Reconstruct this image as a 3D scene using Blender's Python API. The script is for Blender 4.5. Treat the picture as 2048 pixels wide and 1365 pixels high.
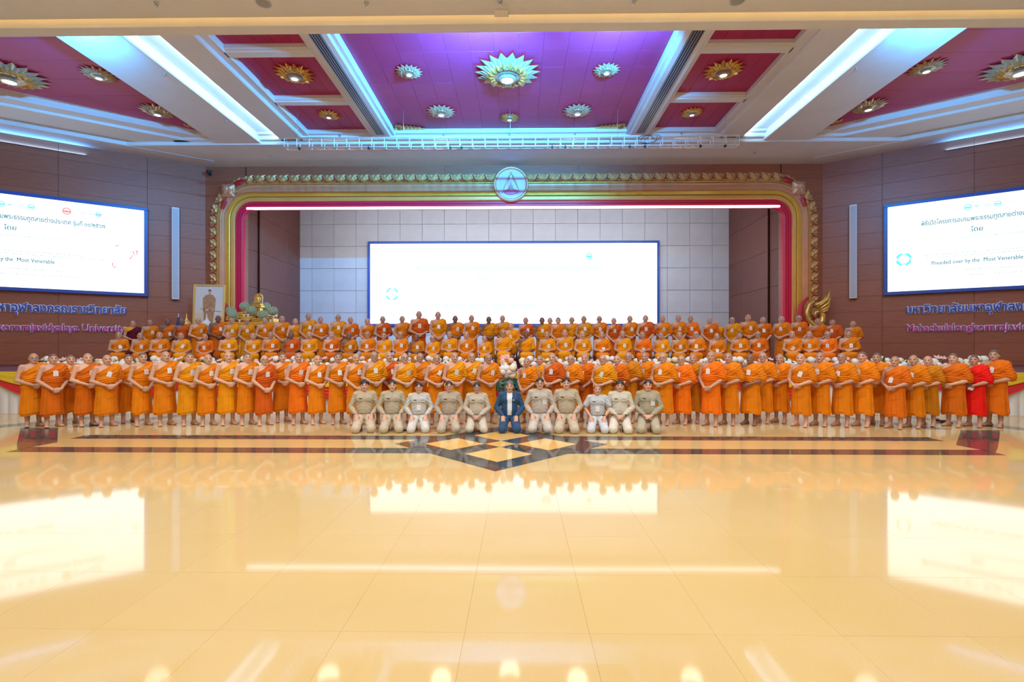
import bpy, bmesh, math, random
import numpy as np
from mathutils import Vector, Matrix, Euler
from mathutils.bvhtree import BVHTree

random.seed(7)
rng = np.random.RandomState(7)
for o in list(bpy.data.objects):
    bpy.data.objects.remove(o)
SC = bpy.context.scene
COL = SC.collection

# ------------------------------------------------------------------ camera
FPX, HOR, CAMH, CAMX = 985.0, 690.0, 1.85, 0.35
YAW = math.radians(0.85)
cd = bpy.data.cameras.new('camera')
cd.sensor_width = 36.0
cd.lens = FPX * 36.0 / 2048.0
cd.shift_y = 7.5 / 2048.0
cd.clip_end = 200
cam = bpy.data.objects.new('camera', cd)
cam.location = (CAMX, 0, CAMH)
cam.rotation_euler = (math.radians(90), 0, YAW)
COL.objects.link(cam)
SC.camera = cam

# ------------------------------------------------------------------ view
vs = SC.view_settings
vs.view_transform = 'Standard'
vs.look = 'None'
vs.gamma = 1.0
vs.use_curve_mapping = False
vs.exposure = 0.32

# ------------------------------------------------------------------ world and lights
W = bpy.data.worlds.new('world')
SC.world = W
W.use_nodes = True
W.node_tree.nodes['Background'].inputs[0].default_value = (0.0, 0.0, 0.0, 1)
W.node_tree.nodes['Background'].inputs[1].default_value = 0.0


def light(name, kind, loc, power, color=(1, 1, 1), target=None, size=1.0, size_y=None, spot=60, blend=0.6, rot=None):
    d = bpy.data.lights.new(name, kind)
    d.energy = power
    d.color = color
    if kind == 'AREA':
        d.shape = 'RECTANGLE' if size_y else 'DISK'
        d.size = size
        if size_y:
            d.size_y = size_y
    elif kind == 'SPOT':
        d.spot_size = math.radians(spot)
        d.spot_blend = blend
        d.shadow_soft_size = size
    else:
        d.shadow_soft_size = size
    o = bpy.data.objects.new(name, d)
    o.location = loc
    if target is not None:
        v = Vector(target) - Vector(loc)
        o.rotation_euler = v.to_track_quat('-Z', 'Y').to_euler()
    if rot is not None:
        o.rotation_euler = rot
    COL.objects.link(o)
    return o


# assumed downlights, unseen, added to light the hall, flush with the soffit
for lx in (-9.0, -3.0, 3.0, 9.0):
    light('assumed_downlight_offscreen', 'AREA', (lx, 4.2, 8.84), 270, (0.97, 0.98, 1.0), (lx, 4.2, 0.0), 1.6)
    light('assumed_downlight_offscreen', 'AREA', (lx, 8.6, 8.84), 120, (0.97, 0.98, 1.0), (lx, 8.6, 0.0), 1.2)

# ------------------------------------------------------------------ helpers
def ray(px, py):
    dx = (px - 1024.0) / FPX
    dz = -(py - HOR) / FPX
    c, s = math.cos(YAW), math.sin(YAW)
    return Vector((c * dx - s, s * dx + c, dz))


CP = Vector((CAMX, 0, CAMH))


def at_y(px, py, y):
    r = ray(px, py)
    return CP + r * (y / r.y)


def at_z(px, py, z):
    r = ray(px, py)
    return CP + r * ((z - CAMH) / r.z)


MATS = {}


def N(nt, t, **kw):
    n = nt.nodes.new(t)
    for k, v in kw.items():
        if k.startswith('i_'):
            n.inputs[k[2:].replace('_', ' ')].default_value = v
        else:
            setattr(n, k, v)
    return n


def rgba(c):
    return (c[0], c[1], c[2], 1.0)


def mat(name, col=(0.8, 0.8, 0.8), rough=0.6, metal=0.0, emit=None, es=0.0, noise=0.0, scale=8.0, stretch=(1, 1, 1),
        spec=0.5, bump=0.0, rnd=0.0, col2=None, detail=4.0, coat=0.0, ior=None, objcol=False, sheen=0.0, coords='Object'):
    if name in MATS:
        return MATS[name]
    m = bpy.data.materials.new(name)
    m.use_nodes = True
    nt = m.node_tree
    b = nt.nodes['Principled BSDF']
    b.inputs['Base Color'].default_value = rgba(col)
    b.inputs['Roughness'].default_value = rough
    b.inputs['Metallic'].default_value = metal
    b.inputs['Specular IOR Level'].default_value = spec
    if coat:
        b.inputs['Coat Weight'].default_value = coat
        b.inputs['Coat Roughness'].default_value = 0.06
    if ior:
        b.inputs['IOR'].default_value = ior
    if sheen:
        b.inputs['Sheen Weight'].default_value = sheen
        b.inputs['Sheen Roughness'].default_value = 0.5
    if emit:
        b.inputs['Emission Color'].default_value = rgba(emit)
        b.inputs['Emission Strength'].default_value = es
    src = None
    L = nt.links
    if objcol:
        oi = N(nt, 'ShaderNodeObjectInfo')
        src = oi.outputs['Color']
    if noise or bump or col2:
        tc = N(nt, 'ShaderNodeTexCoord')
        mp = N(nt, 'ShaderNodeMapping')
        mp.inputs['Scale'].default_value = stretch
        nz = N(nt, 'ShaderNodeTexNoise')
        nz.inputs['Scale'].default_value = scale
        nz.inputs['Detail'].default_value = detail
        L.new(tc.outputs[coords], mp.inputs[0])
        L.new(mp.outputs[0], nz.inputs['Vector'])
        if noise or col2:
            c2 = col2 if col2 else tuple(x * (1 - noise) for x in col)
            mx = N(nt, 'ShaderNodeMix', data_type='RGBA')
            rp = N(nt, 'ShaderNodeMapRange')
            rp.inputs[1].default_value = 0.35
            rp.inputs[2].default_value = 0.65
            L.new(nz.outputs['Fac'], rp.inputs[0])
            L.new(rp.outputs[0], mx.inputs[0])
            if src is not None:
                L.new(src, mx.inputs[6])
                hs = N(nt, 'ShaderNodeMix', data_type='RGBA', blend_type='MULTIPLY')
                hs.inputs[0].default_value = 1.0
                L.new(src, hs.inputs[6])
                hs.inputs[7].default_value = (1 - noise,) * 3 + (1,)
                L.new(hs.outputs[2], mx.inputs[7])
            else:
                mx.inputs[6].default_value = rgba(col)
                mx.inputs[7].default_value = rgba(c2)
            src = mx.outputs[2]
        if bump:
            bp = N(nt, 'ShaderNodeBump')
            bp.inputs['Strength'].default_value = bump
            bp.inputs['Distance'].default_value = 0.02
            L.new(nz.outputs['Fac'], bp.inputs['Height'])
            L.new(bp.outputs[0], b.inputs['Normal'])
    if rnd:
        oi = N(nt, 'ShaderNodeObjectInfo')
        mr = N(nt, 'ShaderNodeMapRange')
        mr.inputs[3].default_value = 1 - rnd
        mr.inputs[4].default_value = 1 + rnd
        L.new(oi.outputs['Random'], mr.inputs[0])
        ml = N(nt, 'ShaderNodeMix', data_type='RGBA', blend_type='MULTIPLY')
        ml.inputs[0].default_value = 1.0
        if src is not None:
            L.new(src, ml.inputs[6])
        else:
            ml.inputs[6].default_value = rgba(col)
        cb = N(nt, 'ShaderNodeCombineColor')
        for i in range(3):
            L.new(mr.outputs[0], cb.inputs[i])
        L.new(cb.outputs[0], ml.inputs[7])
        src = ml.outputs[2]
    if src is not None:
        L.new(src, b.inputs['Base Color'])
    MATS[name] = m
    return m


def mesh_np(name, V, F, mats=None, midx=None, smooth=False):
    me = bpy.data.meshes.new(name)
    me.from_pydata([tuple(v) for v in V], [], [tuple(f) for f in F])
    for m in (mats or []):
        me.materials.append(m)
    if midx is not None:
        me.polygons.foreach_set('material_index', np.asarray(midx, dtype=np.int32))
    if smooth:
        me.polygons.foreach_set('use_smooth', np.ones(len(me.polygons), dtype=bool))
    me.update()
    return me


class MB:
    """collects simple shapes into one mesh"""

    def __init__(self):
        self.V, self.F, self.M, self.S = [], [], [], []
        self.mats = []

    def mi(self, m):
        if m not in self.mats:
            self.mats.append(m)
        return self.mats.index(m)

    def add(self, V, F, m, smooth=False, mx=None):
        n = len(self.V)
        k = self.mi(m)
        for v in V:
            v = Vector(v)
            self.V.append(tuple(mx @ v) if mx is not None else tuple(v))
        for f in F:
            self.F.append([i + n for i in f])
            self.M.append(k)
            self.S.append(smooth)
        return self

    def box(self, lo, hi, m, bev=0.0, mx=None):
        x0, y0, z0 = lo
        x1, y1, z1 = hi
        if bev <= 0:
            V = [(x0, y0, z0), (x1, y0, z0), (x1, y1, z0), (x0, y1, z0), (x0, y0, z1), (x1, y0, z1), (x1, y1, z1), (x0, y1, z1)]
            F = [(0, 3, 2, 1), (4, 5, 6, 7), (0, 1, 5, 4), (1, 2, 6, 5), (2, 3, 7, 6), (3, 0, 4, 7)]
            return self.add(V, F, m, mx=mx)
        bm = bmesh.new()
        bmesh.ops.create_cube(bm, size=1.0)
        for v in bm.verts:
            v.co = Vector(((x0 + x1) / 2 + v.co.x * (x1 - x0), (y0 + y1) / 2 + v.co.y * (y1 - y0), (z0 + z1) / 2 + v.co.z * (z1 - z0)))
        bmesh.ops.bevel(bm, geom=list(bm.edges), offset=bev, segments=1, affect='EDGES')
        bm.verts.index_update()
        V = [v.co.copy() for v in bm.verts]
        F = [[v.index for v in f.verts] for f in bm.faces]
        bm.free()
        return self.add(V, F, m, mx=mx)

    def prism(self, poly, z0, z1, m, mx=None):
        n = len(poly)
        V = [(p[0], p[1], z0) for p in poly] + [(p[0], p[1], z1) for p in poly]
        F = [list(range(n))[::-1], list(range(n, 2 * n))]
        for i in range(n):
            j = (i + 1) % n
            F.append([i, j, n + j, n + i])
        return self.add(V, F, m, mx=mx)

    def lathe(self, prof, m, n=20, c=(0, 0, 0), mx=None, smooth=True):
        V, F = [], []
        for (r, z) in prof:
            for i in range(n):
                a = 2 * math.pi * i / n
                V.append((c[0] + r * math.cos(a), c[1] + r * math.sin(a), c[2] + z))
        for k in range(len(prof) - 1):
            for i in range(n):
                j = (i + 1) % n
                F.append((k * n + i, k * n + j, (k + 1) * n + j, (k + 1) * n + i))
        F.append(list(range(n))[::-1])
        F.append([(len(prof) - 1) * n + i for i in range(n)])
        return self.add(V, F, m, smooth=smooth, mx=mx)

    def tube(self, pts, r, m, n=8, mx=None):
        pts = [Vector(p) for p in pts]
        rs = r if isinstance(r, (list, tuple)) else [r] * len(pts)
        V, F = [], []
        for i, p in enumerate(pts):
            a = pts[max(i - 1, 0)]
            b = pts[min(i + 1, len(pts) - 1)]
            t = (b - a).normalized()
            if i == 0:
                u = t.cross(Vector((0, 0, 1)))
                if u.length < 1e-3:
                    u = t.cross(Vector((1, 0, 0)))
            else:
                u = pu - t * pu.dot(t)
            u.normalize()
            pu = u
            w = t.cross(u)
            for k in range(n):
                an = 2 * math.pi * k / n
                V.append(p + (u * math.cos(an) + w * math.sin(an)) * rs[i])
        for i in range(len(pts) - 1):
            for k in range(n):
                j = (k + 1) % n
                F.append((i * n + k, i * n + j, (i + 1) * n + j, (i + 1) * n + k))
        F.append(list(range(n))[::-1])
        F.append([(len(pts) - 1) * n + k for k in range(n)])
        return self.add(V, F, m, smooth=True, mx=mx)

    def mesh(self, name):
        me = mesh_np(name, self.V, self.F, self.mats, self.M)
        if any(self.S):
            me.polygons.foreach_set('use_smooth', np.array(self.S, dtype=bool))
        bm = bmesh.new()
        bm.from_mesh(me)
        bmesh.ops.recalc_face_normals(bm, faces=bm.faces)
        bm.to_mesh(me)
        bm.free()
        return me

    def obj(self, name, parent=None, **kw):
        return ob(name, self.mesh(name), parent, **kw)


def ob(name, me, parent=None, loc=None, rot=None, scale=None, label=None, cat=None, group=None, kind=None, color=None):
    o = bpy.data.objects.new(name, me)
    COL.objects.link(o)
    if parent is not None:
        o.parent = parent
    if loc is not None:
        o.location = loc
    if rot is not None:
        o.rotation_euler = rot
    if scale is not None:
        o.scale = scale
    if label:
        o['label'] = label
    if cat:
        o['category'] = cat
    if group:
        o['group'] = group
    if kind:
        o['kind'] = kind
    if color is not None:
        o.color = color
    return o


def empty(name, loc, rot=None, **kw):
    o = ob(name, None, None, loc, rot, **kw)
    o.empty_display_size = 0.2
    return o


BOXC = {}


def boxmesh(name, dims, m, bev):
    k = (name, tuple(round(d, 4) for d in dims), m.name, bev)
    if k not in BOXC:
        BOXC[k] = MB().box([-d / 2 for d in dims], [d / 2 for d in dims], m, bev).mesh(name)
    return BOXC[k]


def text_mesh(s, size, offset=0.0, extrude=0.005, spacing=1.0):
    c = bpy.data.curves.new('lettering', 'FONT')
    c.body = s
    c.size = size
    c.extrude = extrude
    c.bevel_depth = offset
    c.bevel_resolution = 0
    c.space_character = spacing
    c.resolution_u = 2
    o = bpy.data.objects.new('lettering', c)
    COL.objects.link(o)
    dg = bpy.context.evaluated_depsgraph_get()
    dg.update()
    me = bpy.data.meshes.new_from_object(o.evaluated_get(dg))
    bpy.data.objects.remove(o)
    return me


def mesh_bounds(me):
    a = np.empty(len(me.vertices) * 3)
    me.vertices.foreach_get('co', a)
    a = a.reshape(-1, 3)
    return a.min(0), a.max(0)

# ------------------------------------------------------------------ shared materials
M_WHITE = mat('ceiling_plaster', (0.82, 0.82, 0.82), 0.75, noise=0.04, scale=1.5)
M_WHITE2 = mat('white_paint', (0.82, 0.82, 0.82), 0.55)
M_WOOD = mat('wood_veneer', (0.42, 0.128, 0.064), 0.42, col2=(0.34, 0.098, 0.050), scale=5.0, stretch=(0.35, 0.35, 9.0), rnd=0.06, detail=6, coords='Object')
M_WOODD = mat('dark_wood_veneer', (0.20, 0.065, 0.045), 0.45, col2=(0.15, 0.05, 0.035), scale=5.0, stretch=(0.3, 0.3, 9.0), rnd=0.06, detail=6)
M_JOINT = mat('wood_joint', (0.16, 0.055, 0.035), 0.8)
M_RED = mat('red_ceiling_board', (0.48, 0.028, 0.135), 0.5, noise=0.06, scale=3.0, rnd=0.05)
M_REDL = mat('red_lacquer', (0.55, 0.015, 0.03), 0.4)
M_GOLD = mat('gold_leaf', (0.90, 0.58, 0.16), 0.33, metal=0.75, noise=0.2, scale=12, bump=0.15)
M_PINKGOLD = mat('rose_gold_paint', (0.85, 0.47, 0.28), 0.38, metal=0.45, noise=0.08, scale=2.0)
M_YGOLD = mat('yellow_gold_paint', (0.92, 0.52, 0.06), 0.35, metal=0.35, noise=0.05, scale=2.0)
M_OGOLD = mat('amber_gold_paint', (0.88, 0.45, 0.13), 0.38, metal=0.35, noise=0.08, scale=2.0)
M_MAG = mat('red_column_lacquer', (0.72, 0.015, 0.07), 0.35)
M_SILVER = mat('pale_gilt', (0.66, 0.55, 0.36), 0.36, metal=0.55, noise=0.2, scale=20)
M_BLACK = mat('black_metal', (0.02, 0.02, 0.025), 0.45)
M_ALU = mat('grey_metal', (0.55, 0.55, 0.58), 0.35, metal=0.7)
M_LAMP = mat('lamp_glow', (1, 1, 1), 0.5, emit=(1.0, 0.95, 0.85), es=3.0)
M_WARMCOVE = mat('warm_strip_glow', (1, 0.7, 0.3), 0.5, emit=(1.0, 0.62, 0.24), es=1.5)
M_WHITECOVE = mat('white_strip_glow', (1, 1, 1), 0.5, emit=(0.82, 0.92, 1.0), es=2.6)
M_FABW = mat('white_skirt_cloth', (0.80, 0.80, 0.82), 0.8)
M_YEL = mat('yellow_satin', (0.92, 0.66, 0.02), 0.35, sheen=0.3)
M_SRED = mat('red_satin', (0.82, 0.015, 0.02), 0.33, sheen=0.3)


# floor stone: warm polished slabs
def stone(name, c1, c2, c3, rnd):
    m = bpy.data.materials.new(name)
    m.use_nodes = True
    nt = m.node_tree
    L = nt.links
    b = nt.nodes['Principled BSDF']
    tc = N(nt, 'ShaderNodeNewGeometry')
    n1 = N(nt, 'ShaderNodeTexNoise')
    n1.inputs['Scale'].default_value = 90
    n1.inputs['Detail'].default_value = 3
    n2 = N(nt, 'ShaderNodeTexNoise')
    n2.inputs['Scale'].default_value = 0.9
    n2.inputs['Detail'].default_value = 3
    L.new(tc.outputs['Position'], n1.inputs['Vector'])
    L.new(tc.outputs['Position'], n2.inputs['Vector'])
    r1 = N(nt, 'ShaderNodeMapRange')
    r1.inputs[1].default_value = 0.42
    r1.inputs[2].default_value = 0.62
    L.new(n1.outputs['Fac'], r1.inputs[0])
    a = N(nt, 'ShaderNodeMix', data_type='RGBA')
    a.inputs[6].default_value = rgba(c1)
    a.inputs[7].default_value = rgba(c2)
    L.new(r1.outputs[0], a.inputs[0])
    c = N(nt, 'ShaderNodeMix', data_type='RGBA')
    c.inputs[7].default_value = rgba(c3)
    L.new(a.outputs[2], c.inputs[6])
    L.new(n2.outputs['Fac'], c.inputs[0])
    oi = N(nt, 'ShaderNodeObjectInfo')
    mr = N(nt, 'ShaderNodeMapRange')
    mr.inputs[3].default_value = 1 - rnd
    mr.inputs[4].default_value = 1 + rnd
    L.new(oi.outputs['Random'], mr.inputs[0])
    v = N(nt, 'ShaderNodeVectorMath', operation='SCALE')
    L.new(c.outputs[2], v.inputs[0])
    L.new(mr.outputs[0], v.inputs['Scale'])
    L.new(v.outputs[0], b.inputs['Base Color'])
    b.inputs['Roughness'].default_value = 0.055
    b.inputs['IOR'].default_value = 1.66
    return m


M_STONE = stone('polished_cream_stone', (0.68, 0.475, 0.17), (0.64, 0.435, 0.16), (0.70, 0.51, 0.24), 0.012)
M_STONED = stone('polished_dark_granite', (0.055, 0.07, 0.07), (0.09, 0.10, 0.10), (0.05, 0.06, 0.065), 0.08)
M_STONEY = stone('polished_yellow_stone', (0.88, 0.56, 0.14), (0.84, 0.50, 0.14), (0.86, 0.56, 0.20), 0.03)

# ------------------------------------------------------------------ floor
floor = MB().box((-27, -6, -0.25), (27, 14.0, -0.02), mat('screed', (0.62, 0.42, 0.2), 0.6)).obj(
    'floor', label='polished cream stone floor with dark granite inlay', cat='floor', kind='structure')
T = 0.8
slab = boxmesh('floor_tile', (T - 0.001, T - 0.001, 0.02), M_STONE, 0.0004)
cells = []
for i in range(-34, 34):
    for j in range(-6, 18):
        x, y = (i + 0.5) * T, j * T + 0.36
        cells.append((x, y))
vis = []
for (x, y) in cells:
    if y > 1.9 and y < 13.6:
        px = 1024 + FPX * (x - CAMX) / y
        if -60 < px < 2108 and y > 2.2:
            vis.append((x, y))
vis.sort(key=lambda c: c[1] + 0.05 * abs(c[0]))
near = set(vis[:300])
rest = MB()
for (x, y) in cells:
    if (x, y) in near:
        ob('floor_tile', slab, floor, (x, y, -0.010), (rng.normal() * 0.0003, rng.normal() * 0.0003, 0))
    else:
        rest.box((x - T / 2 + .0005, y - T / 2 + .0005, -0.02), (x + T / 2 - .0005, y + T / 2 - .0005, 0.0), M_STONE)
rest.obj('floor_tile_field', floor, kind='stuff')
# granite inlay, each piece a thin slab just proud of the tiles
ZI = 0.0015


def inlay(poly, m=M_STONED, z=ZI, name='floor_inlay'):
    MB().prism(poly, -0.004, z, m).obj(name, floor)


for sgn in (-1, 1):
    xs = [sgn * 0.9 + sgn * k * 0.95 for k in range(9)]
    for k in range(8):
        a, b = sorted((xs[k], xs[k + 1]))
        inlay([(a + .002, 8.36), (b - .002, 8.36), (b - .002, 8.78), (a + .002, 8.78)])
        inlay([(a + .002, 9.57), (b - .002, 9.57), (b - .002, 9.96), (a + .002, 9.96)])
    inlay([(sgn * 8.50, 8.55), (sgn * 8.95, 8.98), (sgn * 10.75, 10.80), (sgn * 9.90, 10.80), (sgn * 8.40, 9.20)])
    inlay([(sgn * 11.4, 10.5), (sgn * 11.9, 10.6), (sgn * 10.5, 12.9), (sgn * 10.0, 12.9)])
    inlay([(sgn * 9.3, 10.9), (sgn * 9.8, 10.9), (sgn * 8.7, 12.9), (sgn * 8.2, 12.9)])
CY = 9.17


def dia(cx, cy, h):
    return [(cx, cy - h), (cx + h, cy), (cx, cy + h), (cx - h, cy)]


inlay(dia(0, CY, 1.985), z=ZI + 0.0008)
for (cx, cy, h) in ((0, CY - 0.85, 0.57), (0, CY + 0.85, 0.57), (-0.86, CY, 0.55), (0.86, CY, 0.55), (0, CY, 0.285)):
    inlay(dia(cx, cy, h), M_STONEY, ZI + 0.0016)

# ------------------------------------------------------------------ walls
CX, WY = 13.3, 21.2
ZC = 9.58
DL = Vector((-0.823, -0.568, 0)).normalized()
DR = Vector((0.823, -0.568, 0)).normalized()


def wallspace(side):
    """matrix: local x runs along the wall away from the corner, y out of the wall into the hall, z up"""
    d = DL if side < 0 else DR
    n = Vector((-side * 0.568, -0.823, 0)).normalized()
    m = Matrix.Identity(4)
    m.col[0][:3] = d
    m.col[1][:3] = n
    m.col[2][:3] = (0, 0, 1)
    m.col[3][:3] = (side * CX, WY, 0)
    return m


SZ = 1.12   # stage height
for side, nm in ((-1, 'left'), (1, 'right')):
    wm = wallspace(side)
    o = MB().box((-0.1, -0.3, 0), (17, -0.03, 10.6), M_JOINT).obj('wall_' + nm, label='angled %s hall wall clad in red-brown wood panels' % ('portrait-side' if side < 0 else 'finial-side'), cat='wall', kind='structure')
    o.matrix_world = wm
    sx = [-0.02, 2.02, 4.75, 7.5, 10.2, 13.0, 16.9]
    zz = [0.0 + 0.64 * k for k in range(16)]
    for i in range(len(sx) - 1):
        for j in range(15):
            z1 = min(zz[j + 1], 10.2)
            dims = (sx[i + 1] - sx[i] - 0.008, 0.04, z1 - zz[j] - 0.005)
            p = ob('wood_panel', boxmesh('wood_panel', dims, M_WOOD, 0.002), o, ((sx[i] + sx[i + 1]) / 2, -0.014, (zz[j] + z1) / 2))

# the rest of the hall, behind the camera and beside it
M_HALL = mat('hall_wall_paint', (0.72, 0.68, 0.62), 0.7)
for sgn, nm in ((-1, 'side_portrait'), (1, 'side_finial')):
    MB().box((min(sgn * 27.0, sgn * 27.2), -6.2, 0), (max(sgn * 27.0, sgn * 27.2), 12.0, 10.3), M_HALL).obj('wall_' + nm, label='plain painted side wall of the hall on the %s side' % ('portrait' if sgn < 0 else 'finial'), cat='wall', kind='structure')
MB().box((-27.2, -6.2, 0), (27.2, -6.0, 10.3), M_HALL).obj('wall_rear', label='plain painted rear wall of the hall', cat='wall', kind='structure')

# proscenium wall around the stage opening
wb = empty('wall_back', (0, 0, 0), label='red-brown wood wall framing the stage opening', cat='wall', kind='structure')
for sgn in (-1, 1):
    for j in range(15):
        z0, z1 = 0.64 * j, 0.64 * (j + 1)
        ob('wood_panel', boxmesh('wood_panel', (1.84, 0.25, 0.634), M_WOOD, 0.002), wb, (sgn * 12.47, WY + 0.125, (z0 + z1) / 2))
for k in range(8):
    ob('wood_panel', boxmesh('wood_panel', (2.87, 0.25, 2.2), M_WOOD, 0.002), wb, (-10.06 + k * 2.875, WY + 0.125, 8.95))

# inside of the stage
sb = MB().box((-12.1, 27.5, 0), (12.1, 27.7, 10.2), mat('grey_backing', (0.25, 0.24, 0.27), 0.8)).obj(
    'wall_stage', label='pale grey tiled wall at the back of the stage', cat='wall', kind='structure')
M_TILE = mat('pale_wall_tile', (0.62, 0.60, 0.62), 0.5, noise=0.08, scale=1.2, rnd=0.035)
SQ = 1.24
c0 = -12.0 + 0.72
for i in range(-1, 19):
    xa = c0 + SQ * i
    xb = xa + SQ
    xa, xb = max(xa, -12.0), min(xb, 12.0)
    if xb - xa < 0.1:
        continue
    for j in range(8):
        zt = 8.60 + SQ - SQ * j
        zb = max(zt - SQ, 1.1)
        if zt - zb < 0.1:
            continue
        ob('wall_tile', boxmesh('wall_tile', (xb - xa - 0.016, 0.05, zt - zb - 0.016), M_TILE, 0.004), sb,
           ((xa + xb) / 2, 27.475 + rng.normal() * 0.004, (zt + zb) / 2))
for side, nm in ((-1, 'wing_portrait'), (1, 'wing_finial')):
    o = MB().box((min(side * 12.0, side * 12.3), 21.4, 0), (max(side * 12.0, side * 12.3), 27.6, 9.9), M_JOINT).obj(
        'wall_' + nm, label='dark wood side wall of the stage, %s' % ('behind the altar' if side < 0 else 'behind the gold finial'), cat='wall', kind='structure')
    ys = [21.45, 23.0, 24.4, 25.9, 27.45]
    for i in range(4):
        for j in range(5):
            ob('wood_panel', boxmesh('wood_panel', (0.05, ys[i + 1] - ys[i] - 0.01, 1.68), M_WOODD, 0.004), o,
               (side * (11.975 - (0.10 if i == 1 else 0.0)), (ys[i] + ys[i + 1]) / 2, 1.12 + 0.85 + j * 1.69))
MB().box((-12.3, 21.45, 9.9), (12.3, 27.7, 10.1), mat('stage_ceiling', (0.3, 0.28, 0.32), 0.8)).obj(
    'ceiling_stage', label='plain grey ceiling over the stage', cat='ceiling', kind='structure')

# stage platform
M_STG = mat('stage_carpet', (0.16, 0.03, 0.045), 0.85, noise=0.2, scale=40)
MB().prism([(-24.5, 13.1), (24.5, 13.1), (24.5, 13.4), (13.2, 21.3), (12.0, 21.4), (12.0, 27.5), (-12.0, 27.5), (-12.0, 21.4), (-13.2, 21.3), (-24.5, 13.4)], 0.0, SZ, M_STG).obj(
    'stage_platform', label='dark carpeted stage platform behind the white skirt', cat='stage', kind='structure')

# ------------------------------------------------------------------ ceiling
ZP = 10.0
ce = MB().box((-27, 9.8, ZP + 0.03), (27, 21.5, ZP + 0.3), M_WHITE).obj('ceiling', label='white coffered ceiling with red panels', cat='ceiling', kind='structure')
# red tiles of the middle coffer
nx, ny = 13, 10
x0, x1, y0, y1 = -4.36, 4.36, 10.4, 18.5
for i in range(nx):
    for j in range(ny):
        dx, dy = (x1 - x0) / nx, (y1 - y0) / ny
        ob('ceiling_tile', boxmesh('ceiling_tile', (dx - 0.004, dy - 0.004, 0.04), M_RED, 0.0015), ce,
           (x0 + dx * (i + .5), y0 + dy * (j + .5), ZP + 0.01 + rng.normal() * 0.0015), (rng.normal() * 0.0018, rng.normal() * 0.0018, 0))
for sgn in (-1, 1):
    for (ya, yb) in ((10.9, 13.2), (13.65, 15.95), (16.4, 18.5)):
        for k in range(5):
            w = (7.65 - 5.32) / 5
            ob('ceiling_tile', boxmesh('ceiling_tile', (w - 0.008, yb - ya, 0.04), M_RED, 0.003), ce,
               (sgn * (5.32 + w * (k + .5)), (ya + yb) / 2, ZP + 0.01))
    # big side panel: three boards deep, cut parallel to the wall
    wn = Vector((-sgn * 0.568, -0.823))
    for k in range(9):
        ya, yb = 9.9 + k * 1.0, 9.9 + (k + 1) * 1.0 - 0.008
        def xlim(y):
            return 11.35 + (18.9 - y) * (0.823 / 0.568) * 0.93
        pa, pb = min(xlim(ya), 24), min(xlim(yb), 24)
        if pb <= 11.4:
            pb = 11.36
        poly = [(sgn * 11.35, ya), (sgn * pa, ya), (sgn * pb, yb), (sgn * 11.35, yb)]
        MB().prism(poly, ZP - 0.01, ZP + 0.03, M_RED).obj('ceiling_board', ce)


def beam(lo, hi, name='ceiling_beam', m=M_WHITE, bev=0.03):
    return MB().box(lo, hi, m, bev).obj(name, ce)


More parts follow.
